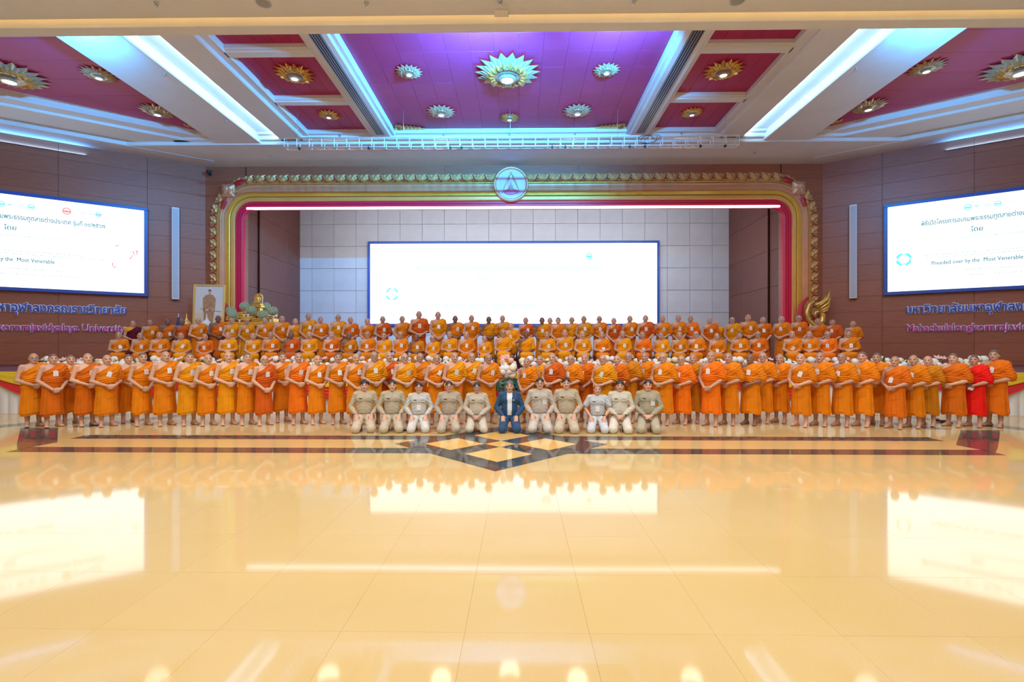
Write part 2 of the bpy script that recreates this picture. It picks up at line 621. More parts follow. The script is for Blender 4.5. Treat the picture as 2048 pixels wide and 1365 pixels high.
beam((-16.5, 18.85, 9.58), (16.5, 21.35, ZP + 0.1))
beam((-13.0, 18.68, 9.70), (13.0, 18.9, ZP + 0.1), 'ceiling_moulding')
beam((-12.4, 18.5, 9.84), (12.4, 18.72, ZP + 0.1), 'ceiling_moulding')
for sgn in (-1, 1):
    def bb(xa, xb, ya, yb, za, name='ceiling_beam', m=M_WHITE):
        a, b = sorted((sgn * xa, sgn * xb))
        beam((a, ya, za), (b, yb, ZP + 0.05), name, m)
    bb(4.36, 5.32, 10.2, 18.9, 9.80)
    bb(4.50, 5.18, 10.2, 18.9, 9.72)
    for (ya, yb) in ((13.2, 13.65), (15.95, 16.4)):
        bb(5.25, 7.75, ya, yb, 9.86)
        bb(5.25, 7.75, ya + .08, yb - .08, 9.82, 'ceiling_moulding')
    bb(7.65, 7.95, 10.2, 18.9, 9.82, 'ceiling_moulding')
    bb(7.9, 8.8, 10.2, 19.2, 9.70)
    bb(9.6, 11.35, 10.2, 19.6, 9.62)
    bb(11.15, 11.45, 10.2, 19.0, 9.80, 'ceiling_moulding')
    bb(8.75, 9.65, 10.2, 19.2, 9.92, 'ceiling_cove')
    # band between side panel and wall, local to the wall
    wm = wallspace(sgn)
    for (ya, yb, za, nm) in ((0.0, 1.05, 9.572, 'ceiling_beam'), (1.05, 1.35, 9.86, 'ceiling_cove'), (1.35, 2.5, 9.70, 'ceiling_beam'), (2.45, 2.95, 9.80, 'ceiling_moulding')):
        o = MB().box((-0.3 - ya * 0.35, ya - 0.05, za), (17, yb, ZP + 0.1), M_WHITE, 0.02).obj(nm, ce)
        o.matrix_world = wm
    # LED strips: on the wall ledge and in the two coves
    o = MB().box((3.9, 0.0, 9.220), (14.5, 0.062, 9.226), M_BLACK).obj('light_strip', ce)
    o.matrix_world = wm
    lw = light('wall_cove_light', 'AREA', (0, 0, 0), 70, (0.10, 0.40, 1.0), None, 10.5, 0.05)
    lw.matrix_world = wm @ Matrix.Translation((9.2, 0.035, 9.235)) @ Matrix.Rotation(math.pi, 4, 'X')
    lw = light('step_cove_light', 'AREA', (0, 0, 0), 60, (0.16, 0.52, 1.0), None, 12.0, 0.05)
    lw.matrix_world = wm @ Matrix.Translation((8.0, 1.33, 9.77)) @ Matrix.Rotation(math.radians(-100), 4, 'X')
    light('beam_cove_light', 'AREA', (sgn * 8.83, 14.6, 9.79), 70, (0.30, 0.66, 1.0), None, 0.08, 8.0, rot=(0, math.radians(-sgn * 95), 0))
    # air grille in the narrow beam
    g = empty('air_grille', (sgn * 4.84, 14.6, 9.715), label='long linear slot grille in the white beam beside the middle red coffer, %s side' % ('portrait' if sgn < 0 else 'finial'), cat='grille')
    MB().box((-0.16, -3.75, -0.004), (0.16, 3.75, 0.004), M_BLACK).obj('slot_backing', g)
    for k in range(5):
        MB().box((-0.15 + k * 0.07, -3.75, -0.02), (-0.13 + k * 0.07, 3.75, -0.004), M_ALU).obj('slat', g)

# near soffit with its warm cove
so = MB().box((-27, -6, 8.86), (27, 10.45, 9.3), M_WHITE).obj('ceiling_soffit', label='lower white ceiling soffit with a warm cove along its edge', cat='ceiling', kind='structure')
MB().box((-27, 10.62, 8.78), (27, 10.92, 9.4), M_WHITE, 0.01).obj('trim_lip', so)
MB().box((-27, 10.40, 9.02), (27, 10.70, 9.4), M_WHITE).obj('trim_cove', so)
MB().box((-26, 10.44, 8.96), (26, 10.50, 9.0), M_WARMCOVE).obj('warm_strip', so)


# sprinklers and ceiling speakers
def sprinkler(loc, lab):
    MB().lathe([(0.045, 0.0), (0.05, -0.012), (0.02, -0.018), (0.015, -0.06), (0.035, -0.065), (0.035, -0.072)], M_ALU, 12).obj(
        'sprinkler', None, loc=loc, label=lab, cat='sprinkler', group='ceiling sprinklers')


for (px, py) in ((313, 5), (733, 5), (1000, 2), (1268, 1)):
    p = at_z(px, py, 8.86)
    sprinkler((p.x, p.y, 8.862), 'small metal sprinkler under the near white soffit')
for (px, py) in ((682, 268), (888, 266), (1019, 266), (1150, 264), (1362, 261)):
    p = at_y(px, py, 18.66)
    sprinkler((p.x, 18.60, 9.84), 'small metal sprinkler on the moulding above the white truss')
for (px, py) in ((328, 147), (452, 242), (540, 310)):
    p = at_z(px, py, 9.62 if py < 300 else 9.58)
    for s in (1, -1):
        sprinkler((p.x * s, p.y, 9.622 if py < 300 else 9.582), 'small metal sprinkler under the wide white beam')
for (px, py) in ((527, 5), (1475, 0)):
    p = at_z(px, py, 8.86)
    e = empty('ceiling_speaker', (p.x, p.y, 8.86), label='round grey speaker grille set in the near soffit', cat='speaker', group='round soffit speakers')
    MB().lathe([(0.16, 0.0), (0.16, -0.015), (0.14, -0.02)], mat('speaker_ring', (0.6, 0.6, 0.62), 0.5), 24).obj('rim', e)
    MB().lathe([(0.138, -0.01), (0.13, -0.024), (0.06, -0.028)], mat('speaker_grille', (0.45, 0.45, 0.48), 0.7, noise=0.3, scale=160), 24).obj('grille', e)
p = at_z(1003, 24, 8.86)
e = empty('ceiling_sign_lamp', (p.x, p.y, 8.86), label='small white rectangular lamp box on the soffit above the middle coffer', cat='lamp')
MB().box((-0.15, -0.1, -0.05), (0.15, 0.1, 0), M_WHITE2, 0.01).obj('housing', e)
MB().box((-0.13, -0.08, -0.056), (0.13, 0.08, -0.05), mat('lamp_lens', (0.9, 0.85, 0.7), 0.3)).obj('lens', e)


# ------------------------------------------------------------------ ceiling medallions
def petal(l, w, h, m):
    """pointed leaf along +x, hanging below z=0"""
    mb = MB()
    V = [(0, -w * .35, 0), (l * .45, -w * .5, -h * .2), (l, 0, h * .1), (l * .45, w * .5, -h * .2), (0, w * .35, 0), (l * .4, 0, -h), (0, 0, -h * .8),
         (0, 0, 0.02), (l * .45, 0, 0.01)]
    F = [(0, 1, 5, 6), (1, 2, 5), (2, 3, 5), (3, 4, 6, 5), (0, 7, 8, 1), (1, 8, 2), (8, 3, 2), (7, 4, 3, 8), (0, 6, 4, 7)]
    return mb.add(V, F, m)


PET = {}


def medallion(x, y, dia, label, big=False, warm=False, group='ceiling medallions'):
    e = empty('ceiling_medallion', (x, y, ZP - 0.01), label=label, cat='ceiling lamp', group=group)
    R = dia / 2
    n = 16 if not big else 18
    key = (round(dia, 2), big, warm)
    gm = M_GOLD if warm else M_SILVER
    if key not in PET:
        star = MB()
        for k in range(n):
            a = 2 * math.pi * k / n
            star.add(*[petal(R * .62, R * .34, 0.03, M_REDL).V, petal(R * .62, R * .34, 0.03, M_REDL).F], M_REDL,
                     mx=Matrix.Rotation(a, 4, 'Z') @ Matrix.Translation((R * .44, 0, -0.01)))
        star.lathe([(R * .55, 0.01), (R * .55, -0.03), (R * .4, -0.03)], M_REDL, n)
        sh = 0.10 * dia
        p1 = petal(R * .55, R * .30, sh * .55, gm).mesh('petal')
        p2 = petal(R * .42, R * .26, sh * .55, gm).mesh('petal')
        p3 = petal(R * .28, R * .2, sh * .5, M_GOLD).mesh('petal')
        ring = MB().lathe([(R * .44, -sh * .3), (R * .44, -sh * .9), (R * .38, -sh * 1.1), (R * .36, -sh * .9), (R * .32, -sh * 1.3), (R * .28, -sh * 1.1), (R * .24, -sh * 1.5), (R * .19, -sh * 1.6), (R * .17, -sh * 1.45)], M_SILVER, 24).mesh('ring')
        lamp = MB().lathe([(R * .172, -sh * 1.40), (R * .17, -sh * 1.52), (R * .10, -sh * 1.56)], M_LAMP, 20).mesh('lamp')
        PET[key] = (star.mesh('backing_star'), p1, p2, p3, ring, lamp, sh)
    star, p1, p2, p3, ring, lamp, sh = PET[key]
    ob('backing_star', star, e, (0, 0.0, 0))
    for k in range(n):
        a = 2 * math.pi * k / n
        c, s = math.cos(a), math.sin(a)
        ob('petal', p1, e, (c * R * .42, s * R * .42, -sh * .25), (0, 0, a))
        a2 = a + math.pi / n
        c, s = math.cos(a2), math.sin(a2)
        ob('petal', p2, e, (c * R * .40, s * R * .40, -sh * .5), (0, 0, a2))
        if big:
            ob('petal', p3, e, (math.cos(a) * R * .40, math.sin(a) * R * .40, -sh * .8), (0, 0, a))
    rg = ob('ring', ring, e)
    ob('lamp', lamp, rg)
    light('medallion_light', 'SPOT', (x, y, ZP - 0.03 - sh * 1.7), 60 if not big else 100, (1.0, 0.93, 0.84), (x, y, 0), 0.35, spot=140, blend=0.8)


medallion(0, 14.6, 2.0, 'large many-petalled gilt sunburst lamp in the middle red coffer', big=True, group=None)
for s, nm in ((-1, 'portrait'), (1, 'finial')):
    medallion(s * 2.93, 14.6, 0.85, 'small gilt sunburst lamp beside the large one in the middle coffer, %s side' % nm)
    medallion(s * 2.37, 17.1, 1.06, 'medium gilt sunburst lamp near a gold corner ornament, %s side' % nm)
    medallion(s * 6.38, 14.65, 1.2, 'gold sunburst lamp in the middle red square of the %s-side row' % nm, warm=True)
    medallion(s * 6.38, 17.3, 0.82, 'small gold sunburst lamp in the last red square of the %s-side row' % nm, warm=True)
    medallion(s * 14.9, 14.5, 1.9, 'large gilt sunburst lamp in the angled purple-red panel, %s side' % nm, big=True)
    medallion(s * 12.27, 14.6, 1.0, 'small gilt sunburst lamp halfway along the angled panel, %s side' % nm)
    medallion(s * 12.2, 16.9, 1.15, 'gilt sunburst lamp at the pointed end of the angled panel, %s side' % nm)
medallion(0, 17.6, 0.76, 'smallest gold sunburst lamp at the far edge of the middle coffer', warm=True)

# gold corner ornaments of the middle coffer
for s, nm in ((-1, 'portrait'), (1, 'finial')):
    e = empty('corner_ornament', (s * 4.34, 18.49, ZP - 0.035), label='gold carved corner ornament of the middle red coffer, %s side' % nm, cat='ornament')
    mb = MB()
    for k in range(7):
        f = k / 6.0
        pm = petal(0.34 * (1 - 0.6 * f), 0.16, 0.06, M_GOLD)
        mb.add(pm.V, pm.F, M_GOLD, mx=Matrix.Translation((-s * (0.1 + 0.85 * f), -0.12, 0)) @ Matrix.Rotation(math.radians(-90 - s * 15 + s * 30 * f), 4, 'Z'))
        if k < 4:
            mb.add(pm.V, pm.F, M_GOLD, mx=Matrix.Translation((-s * 0.12, -0.1 - 0.45 * f, 0)) @ Matrix.Rotation(math.radians(180 if s > 0 else 0), 4, 'Z'))
    mb.obj('carving', e)
    MB().box((min(0, -s * 1.15), -0.14, -0.03), (max(0, -s * 1.15), 0, 0.0), M_GOLD, 0.01).obj('base_strip', e)
    e2 = empty('corner_ornament', (s * 11.58, 18.46, ZP - 0.035), label='gold and red corner ornament at the tip of the angled panel, %s side' % nm, cat='ornament')
    mb = MB()
    for k in range(4):
        pm = petal(0.3, 0.16, 0.05, M_GOLD)
        mb.add(pm.V, pm.F, M_GOLD, mx=Matrix.Translation((s * 0.12 * k, -0.1 - 0.08 * k, 0)) @ Matrix.Rotation(math.radians(-90), 4, 'Z'))
    mb.obj('carving', e2)

# ------------------------------------------------------------------ proscenium arch
AW, AT, AR = 13.03, 9.17, 1.95


def arch_path(d, z0=SZ, seg=14):
    a, t, r = AW - d, AT - d, max(AR - d, 0.15)
    pts = [(-a, z0), (-a, (z0 + t - r) / 2), (-a, t - r)]
    for k in range(1, seg + 1):
        an = math.pi - math.pi / 2 * k / seg
        pts.append((-a + r + r * math.cos(an), t - r + r * math.sin(an)))
    return pts + [(-x, z) for (x, z) in reversed(pts)]


arch = empty('proscenium_arch', (0, WY, SZ), label='ornate gold and red arch framing the stage opening', cat='arch')


def band(name, prof, m, pathseg=14, part=None):
    """prof: list of (distance from outer edge, height off the wall)"""
    rows = [arch_path(d, 0.0 + SZ, pathseg) for d, h in prof]
    n = len(rows[0])
    V, F = [], []
    for (d, h), row in zip(prof, rows):
        for (x, z) in row:
            V.append((x, -h, z - SZ))
    for k in range(len(prof) - 1):
        for i in range(n - 1):
            F.append((k * n + i, k * n + i + 1, (k + 1) * n + i + 1, (k + 1) * n + i))
    mb = MB()
    mb.add(V, F, m)
    return mb.obj(name, arch)


M_LGOLD = mat('pale_carved_gold', (0.95, 0.58, 0.24), 0.42, metal=0.25, noise=0.25, scale=22)
band('carved_ground', [(0.0, 0.0), (0.0, 0.06), (0.37, 0.06), (0.37, 0.0)], mat('carved_ground_gold', (0.72, 0.36, 0.13), 0.5, metal=0.2, noise=0.3, scale=15))
band('bead_moulding', [(0.36, 0.0), (0.36, 0.18), (0.385, 0.22), (0.41, 0.22), (0.43, 0.18), (0.43, 0.0)], M_GOLD)
band('rose_moulding', [(0.43, 0.0), (0.43, 0.16), (0.47, 0.20), (0.52, 0.20), (0.54, 0.17), (0.60, 0.20), (0.62, 0.22), (0.64, 0.19), (0.70, 0.21), (0.78, 0.27), (0.80, 0.24), (0.80, 0.0)], M_PINKGOLD)
band('yellow_moulding', [(0.80, 0.0), (0.80, 0.26), (0.83, 0.29), (0.95, 0.29), (0.975, 0.27), (0.975, 0.0)], M_YGOLD)
band('red_groove', [(0.975, 0.0), (0.975, 0.22), (1.0, 0.22), (1.0, 0.0)], M_REDL)
band('amber_moulding', [(1.0, 0.0), (1.0, 0.27), (1.03, 0.29), (1.14, 0.27), (1.17, 0.23), (1.17, 0.0)], M_OGOLD)
band('red_moulding', [(1.17, 0.0), (1.17, 0.18), (1.20, 0.20), (1.27, 0.19), (1.28, 0.16), (1.30, 0.18), (1.37, 0.17), (1.38, 0.14), (1.40, 0.16), (1.48, 0.12), (1.50, 0.06), (1.50, 0.0)], M_MAG)
for k in range(12):
    MB().box((-11.4 + k * 1.9 + .01, -0.02, 0), (-9.5 + k * 1.9 - .01, 0.10, 0.085), M_WHITECOVE).obj('light_strip', arch, loc=(0, -0.16, AT - 1.49 - SZ))
light('arch_strip_light', 'AREA', (0, WY + 0.14, AT - 1.53), 700, (0.74, 0.86, 1.0), (0, 27.5, 4.6), 18.0, 0.12)


# carved leaf units along the outer band
def leaf_unit(fl):
    mb = MB()
    for (x, y, a, l, w) in ((-0.22, -0.06, 20, 0.34, 0.20), (-0.10, 0.06, 38, 0.27, 0.17), (-0.16, -0.12, -8, 0.36, 0.14), (-0.02, -0.06, 52, 0.24, 0.14), (0.06, -0.11, 12, 0.22, 0.12), (-0.24, 0.08, 60, 0.16, 0.11)):
        pm = petal(l, w, -0.09, M_LGOLD)
        mx = Matrix.Translation((x * fl, y, 0.02)) @ (Matrix.Scale(-1, 4, (1, 0, 0)) if fl < 0 else Matrix.Identity(4)) @ Matrix.Rotation(math.radians(a), 4, 'Z')
        mb.add(pm.V, pm.F, M_LGOLD, mx=mx)
    mb.tube([(0.10 * fl, 0.16, 0.05), (0.16 * fl, 0.06, 0.075), (0.13 * fl, -0.03, 0.08), (0.05 * fl, -0.07, 0.07)], [0.014, 0.018, 0.015, 0.008], M_REDL, 6)
    mb.tube([(0.15 * fl, 0.03, 0.07), (0.22 * fl, -0.06, 0.08), (0.25 * fl, -0.08, 0.07)], [0.016, 0.014, 0.008], M_REDL, 6)
    return mb.mesh('carved_leaf')


LU = {1: leaf_unit(1), -1: leaf_unit(-1)}
path = [Vector((x, 0, z)) for x, z in arch_path(0.185, SZ + 1.45, 24)]
cum = [0]
for a, b in zip(path[:-1], path[1:]):
    cum.append(cum[-1] + (b - a).length)
tot = cum[-1]
ncount = int(tot / 2 / 0.5)
for h in (0, 1):
    for k in range(ncount):
        s = (k + 0.5) * (tot / 2) / ncount
        if s > tot / 2 - 0.72:
            continue
        if h:
            s = tot - s
        i = max(j for j in range(len(cum) - 1) if cum[j] <= s)
        f = (s - cum[i]) / (cum[i + 1] - cum[i])
        p = path[i].lerp(path[i + 1], f)
        t = (path[i + 1] - path[i]).normalized()
        m4 = Matrix.Identity(4)
        m4.col[0][:3] = t
        m4.col[1][:3] = Vector((0, -1, 0)).cross(t)
        m4.col[2][:3] = (0, -1, 0)
        m4.col[3][:3] = (p.x, -0.05, p.z - SZ)
        o = ob('carved_leaf', LU[1 if not h else -1], arch)
        o.matrix_local = m4
for s in (-1, 1):
    mb = MB()
    c = (s * 12.13, 0, 8.46 - SZ)
    for k in range(8):
        a = k * math.pi / 4
        l = 0.36 if k % 2 == 0 else 0.26
        pm = petal(l, 0.26, -0.1, M_PINKGOLD)
        mb.add(pm.V, pm.F, M_PINKGOLD, mx=Matrix.Translation((c[0], -0.3, c[2])) @ Matrix.Rotation(math.radians(90), 4, 'X') @ Matrix.Rotation(a + math.pi / 4, 4, 'Z'))
    mb.box((c[0] - .27, -0.30, c[2] - .27), (c[0] + .27, -0.1, c[2] + .27), M_PINKGOLD, 0.03, mx=None)
    mb.obj('corner_rosette', arch)
    for q in (0, 1):
        pm = petal(0.62, 0.24, -0.06, M_REDL)
        ang = math.radians(18 if q == 0 else 72)
        if s > 0:
            ang = math.pi - ang
        base = (c[0] + (-s) * (0.22 if q == 0 else -0.30), -0.2, c[2] + (0.30 if q == 0 else -0.75))
        MB().add(pm.V, pm.F, M_REDL, mx=Matrix.Translation(base) @ Matrix.Rotation(math.radians(90), 4, 'X') @ Matrix.Rotation(ang if q == 0 else (math.pi / 2 + (-s) * 0.3 * -1), 4, 'Z')).obj('red_leaf', arch)

# round emblem at the crown of the arch
em = empty('arch_emblem', (0, WY - 0.30, 8.65), label='round lilac emblem with gold rays over a pink lotus seat, crown of the arch', cat='emblem')
RX = Matrix.Rotation(math.radians(90), 4, 'X')
M_EMF = mat('emblem_face', (0.70, 0.62, 0.78), 0.5)
MB().lathe([(0.74, 0.0), (0.74, 0.10), (0.70, 0.14), (0.66, 0.12), (0.63, 0.08), (0.63, 0.0)], M_PINKGOLD, 48, mx=RX).obj('rim', em)
MB().lathe([(0.64, 0.0), (0.64, 0.06), (0.60, 0.07)], M_EMF, 48, mx=RX).obj('face', em)
for s in (-1, 1):
    for k in range(7):
        a = math.radians(-62 - k * 4.5) if False else 0
        z0, z1 = 0.42 - k * 0.035, 0.30 - k * 0.115
        x0e, x1e = 0.02 + 0.012 * k, 0.14 + 0.042 * k
        MB().tube([(s * x0e, -0.08, z0), (s * x1e, -0.085, z1)], [0.012, 0.006], M_PINKGOLD, 6).obj('gold_ray', em)
MB().lathe([(0.30, -0.02), (0.30, 0.02), (0.20, 0.03)], mat('emblem_pink', (0.78, 0.20, 0.42), 0.45), 32, mx=Matrix.Translation((0, -0.08, -0.33)) @ Matrix.Scale(0.42, 4, (0, 0, 1)) @ RX).obj('lotus_seat', em)
MB().lathe([(0.13, 0), (0.12, 0.05), (0.08, 0.07), (0.075, 0.16), (0.03, 0.22), (0.015, 0.34), (0.0, 0.40)], mat('emblem_brown', (0.50, 0.30, 0.28), 0.5), 20, mx=Matrix.Translation((0, -0.075, -0.24)) @ Matrix.Scale(0.3, 4, (0, 1, 0))).obj('stupa', em)
MB().lathe([(0.05, 0), (0.05, 0.02), (0.02, 0.03)], M_GOLD, 8, mx=Matrix.Translation((0, -0.07, 0.45)) @ RX).obj('star', em)
for s in (-1, 1):
    MB().tube([(s * 0.30, -0.08, -0.30), (s * 0.34, -0.08, -0.24), (s * 0.29, -0.08, -0.40), (s * 0.29, -0.08, -0.46)], 0.01, M_EMF, 6).obj('tassel', em)

# flame finials at the foot of the arch
for s, nm in ((-1, 'behind the framed portrait'), (1, 'at the foot of the arch')):
    e = empty('flame_finial', (s * 12.5, WY - 0.75, SZ), label='gold curling flame finial with red backing ' + nm, cat='finial')
    z0 = 2.55 - SZ
    MB().box((-0.5, -0.15, 0), (0.5, 0.2, 1.30), M_PINKGOLD, 0.03).box((-0.58, -0.2, 1.28), (0.58, 0.22, z0 - 0.02), M_GOLD, 0.03).obj('pedestal', e)
    C = [(0.0, 1.15), (-0.22, 0.95), (-0.33, 0.65), (-0.30, 0.35), (-0.12, 0.12), (0.14, 0.10), (0.30, 0.28), (0.32, 0.52), (0.18, 0.68), (0.02, 0.62), (-0.03, 0.48), (0.06, 0.40)]
    MB().tube([(s * x, -0.02, z0 + z) for x, z in C], [0.05, 0.07, 0.09, 0.10, 0.11, 0.12, 0.12, 0.11, 0.09, 0.07, 0.05, 0.03], M_GOLD, 10).obj('scroll_body', e)
    C2 = [(-0.20, 1.25), (-0.48, 0.95), (-0.56, 0.55), (-0.42, 0.10), (-0.10, -0.02), (0.15, -0.02)]
    MB().tube([(s * x, 0.10, z0 + z) for x, z in C2], [0.05, 0.10, 0.14, 0.16, 0.14, 0.06], M_REDL, 8).obj('red_backing', e)
    for k, (bx, bz, tx, tz, r) in enumerate(((0.05, 0.8, 0.62, 1.62, 0.14), (0.10, 0.72, 0.64, 1.35, 0.13), (0.15, 0.66, 0.60, 1.10, 0.12), (0.2, 0.62, 0.52, 0.92, 0.10), (-0.02, 0.9, 0.44, 1.38, 0.12), (0.0, 0.95, 0.30, 1.25, 0.10))):
        mx_, mz_ = (bx + tx) / 2 + 0.10, (bz + tz) / 2 - 0.06
        MB().tube([(s * bx, -0.08, z0 + bz), (s * mx_, -0.10, z0 + mz_), (s * tx, -0.06, z0 + tz)], [r * .5, r * .55, 0.008], M_GOLD, 8).obj('flame', e)
    for k in range(3):
        MB().lathe([(0.10, 0), (0.07, 0.10), (0.015, 0.24)], M_GOLD, 8, c=(s * (-0.25 + 0.25 * k), -0.15, z0 - 0.05)).obj('lotus_bud', e)

# ------------------------------------------------------------------ LED screens
SCR = 1.75
M_SCR = mat('screen_glow', (0.02, 0.02, 0.02), 0.4, emit=(0.86, 0.93, 1.0), es=SCR)
M_SFR = mat('screen_frame_blue', (0.025, 0.09, 0.42), 0.35)


def inkmat(n, c, k=1.0):
    return mat('screen_ink_' + n, (0.02, 0.02, 0.02), 0.5, emit=c, es=k)


I_TEAL = inkmat('teal', (0.0, 0.16, 0.20))
I_FAINT = inkmat('faint', (0.42, 0.56, 0.60))
I_VFAINT = inkmat('very_faint', (0.55, 0.80, 0.82))
I_CYAN = inkmat('cyan', (0.10, 0.80, 0.78))
I_RED = inkmat('red', (0.90, 0.20, 0.18))
I_ROSE = inkmat('rose', (0.95, 0.70, 0.72))
I_LILAC = inkmat('lilac', (0.62, 0.70, 0.92))
I_BLUE = inkmat('blue', (0.02, 0.45, 0.65))
TITLE = 'พิธีเปิดโครงการอบรมพระธรรมทูตสายต่างประเทศ รุ่นที่ ๓๐/๒๕๖๗'
BY = 'โดย'
OFFICE = 'สำนักงานกำกับดูแลพระธรรมทูตไปต่างประเทศ'
PRES = 'Presided over by the  Most Venerable'


def ring_mesh(mb, cx, cy, rx, ry, wd, m, z=0.004, n=24, a0=0, a1=2 * math.pi):
    V, F = [], []
    for i in range(n + 1):
        a = a0 + (a1 - a0) * i / n
        V += [(cx + rx * math.cos(a), cy + ry * math.sin(a), z), (cx + (rx - wd) * math.cos(a), cy + (ry - wd) * math.sin(a), z)]
    for i in range(n):
        F.append((2 * i, 2 * i + 2, 2 * i + 3, 2 * i + 1))
    mb.add(V, F, m)


def disc_mesh(mb, cx, cy, rx, ry, m, z=0.004, n=20):
    mb.add([(cx + rx * math.cos(2 * math.pi * i / n), cy + ry * math.sin(2 * math.pi * i / n), z) for i in range(n)], [list(range(n))], m)


def screen(e, Wd, Hd, faint, fr, name_col):
    """children of e: local x reading direction, y up, z out; origin lower-left of lit area"""
    MB().box((-fr, -fr, -0.16), (Wd + fr, 0, 0.02), M_SFR, 0.01).obj('frame_rail', e)
    MB().box((-fr, Hd, -0.16), (Wd + fr, Hd + fr, 0.02), M_SFR, 0.01).obj('frame_rail', e)
    MB().box((-fr, 0, -0.16), (0, Hd, 0.02), M_SFR, 0.01).obj('frame_rail', e)
    MB().box((Wd, 0, -0.16), (Wd + fr, Hd, 0.02), M_SFR, 0.01).obj('frame_rail', e)
    dp = MB().box((0, 0, -0.1), (Wd, Hd, 0.0), M_SCR).obj('display', e)

    def txt(s, u0, u1, v, m, hmax):
        me = text_mesh(s, 1.0, offset=0.024 if not faint else 0.02, extrude=0.0)
        lo, hi = mesh_bounds(me)
        sx = (u1 - u0) * Wd / (hi[0] - lo[0])
        sy = hmax / 0.8
        me.materials.clear()
        me.materials.append(m)
        ob('lettering', me, dp, (u0 * Wd - lo[0] * sx, (1 - v) * Hd - 0.3 * sy, 0.004), None, (sx, sy, 1))
    a = 1 if not faint else 0
    txt(TITLE, 0.157, 0.812, 0.24 if not faint else 0.31, I_TEAL if not faint else I_VFAINT, 0.19 if not faint else 0.36)
    txt(BY, 0.375, 0.425, 0.36 if not faint else 0.43, I_TEAL if not faint else I_VFAINT, 0.18 if not faint else 0.30)
    txt(PRES, 0.205, 0.585, 0.70 if not faint else 0.77, I_TEAL if not faint else I_VFAINT, 0.17 if not faint else 0.30)
    if not faint:
        txt(OFFICE, 0.33, 0.66, 0.44, I_FAINT, 0.11)
    mb = MB()
    # fine illegible lines of print
    if not faint:
        for v, u0, u1 in ((0.61, 0.16, 0.72), (0.64, 0.18, 0.80), (0.80, 0.34, 0.62), (0.86, 0.36, 0.70)):
            u = u0
            rr = random.Random(int(v * 100))
            while u < u1:
                w = rr.uniform(0.004, 0.014)
                mb.add([(u * Wd, (1 - v) * Hd, 0.004), ((u + w) * Wd, (1 - v) * Hd, 0.004), ((u + w) * Wd, (1 - v) * Hd + 0.03, 0.004), (u * Wd, (1 - v) * Hd + 0.03, 0.004)], [(0, 1, 2, 3)], I_FAINT)
                u += w + rr.uniform(0.004, 0.010)
    r = 0.10 if not faint else 0.2
    vy = (1 - (0.11 if not faint else 0.16)) * Hd
    logos = ((.237, .4, I_ROSE), (.274, .5, I_VFAINT), (.313, .9, I_ROSE), (.363, 1.1, I_CYAN), (.40, .5, I_BLUE), (.443, 1.0, I_LILAC), (.486, 1.0, I_CYAN), (.535, .9, I_ROSE),
             (.637, 1.3, I_RED), (.675, .8, I_ROSE), (.71, .9, I_LILAC), (.75, .9, I_VFAINT), (.78, .9, I_BLUE))
    for (u, k, m) in logos:
        if faint and m not in (I_RED, I_BLUE):
            continue
        mm = m if not faint else (I_ROSE if m is I_RED else I_CYAN)
        uu = u if not faint else (0.615 if m is I_RED else 0.765)
        sq = 1.0
        lg = MB()
        ring_mesh(lg, uu * Wd, vy, r * k, r * k * sq, r * k * 0.3, mm)
        disc_mesh(lg, uu * Wd, vy - r * k * .1, r * k * .72, r * k * .3, mm)
        lg.obj('round_logo', dp)
    # emblem ring
    ex, ey, er = 0.077 * Wd, (1 - 0.63) * Hd, (0.26 if not faint else 0.36)
    lg = MB()
    for q in range(4):
        ring_mesh(lg, ex, ey, er, er, er * .30, I_CYAN, 0.004, 10, q * math.pi / 2 + .25, q * math.pi / 2 + 1.25)
    ring_mesh(lg, ex, ey, er * .80, er * .80, er * .14, I_VFAINT if faint else I_CYAN, 0.005)
    lg.obj('ring_logo', dp)
    # red strokes of the picture beside the text
    st = ((0.945, 0.50, 0.955, 0.56), (0.958, 0.49, 0.972, 0.505), (0.963, 0.50, 0.967, 0.55), (0.93, 0.60, 0.945, 0.545), (0.86, 0.46, 0.885, 0.44), (0.845, 0.66, 0.85, 0.71), (0.85, 0.71, 0.87, 0.705))
    for (u0, v0, u1, v1) in st:
        p0, p1 = Vector((u0 * Wd, (1 - v0) * Hd, 0.004)), Vector((u1 * Wd, (1 - v1) * Hd, 0.004))
        t = (p1 - p0).normalized()
        q = Vector((-t.y, t.x, 0)) * (0.022 if not faint else 0.03)
        MB().add([p0 - q, p1 - q * .4, p1 + q * .4, p0 + q], [(0, 1, 2, 3)], I_RED if not faint else I_ROSE).obj('red_stroke', dp)
    if not faint:
        mb.obj('fine_print', dp, kind='stuff')


def placed(name, X, Y, Z, O, **kw):
    e = empty(name, (0, 0, 0), **kw)
    m = Matrix.Identity(4)
    m.col[0][:3], m.col[1][:3], m.col[2][:3], m.col[3][:3] = X, Y, Z, O
    e.matrix_world = m
    return e


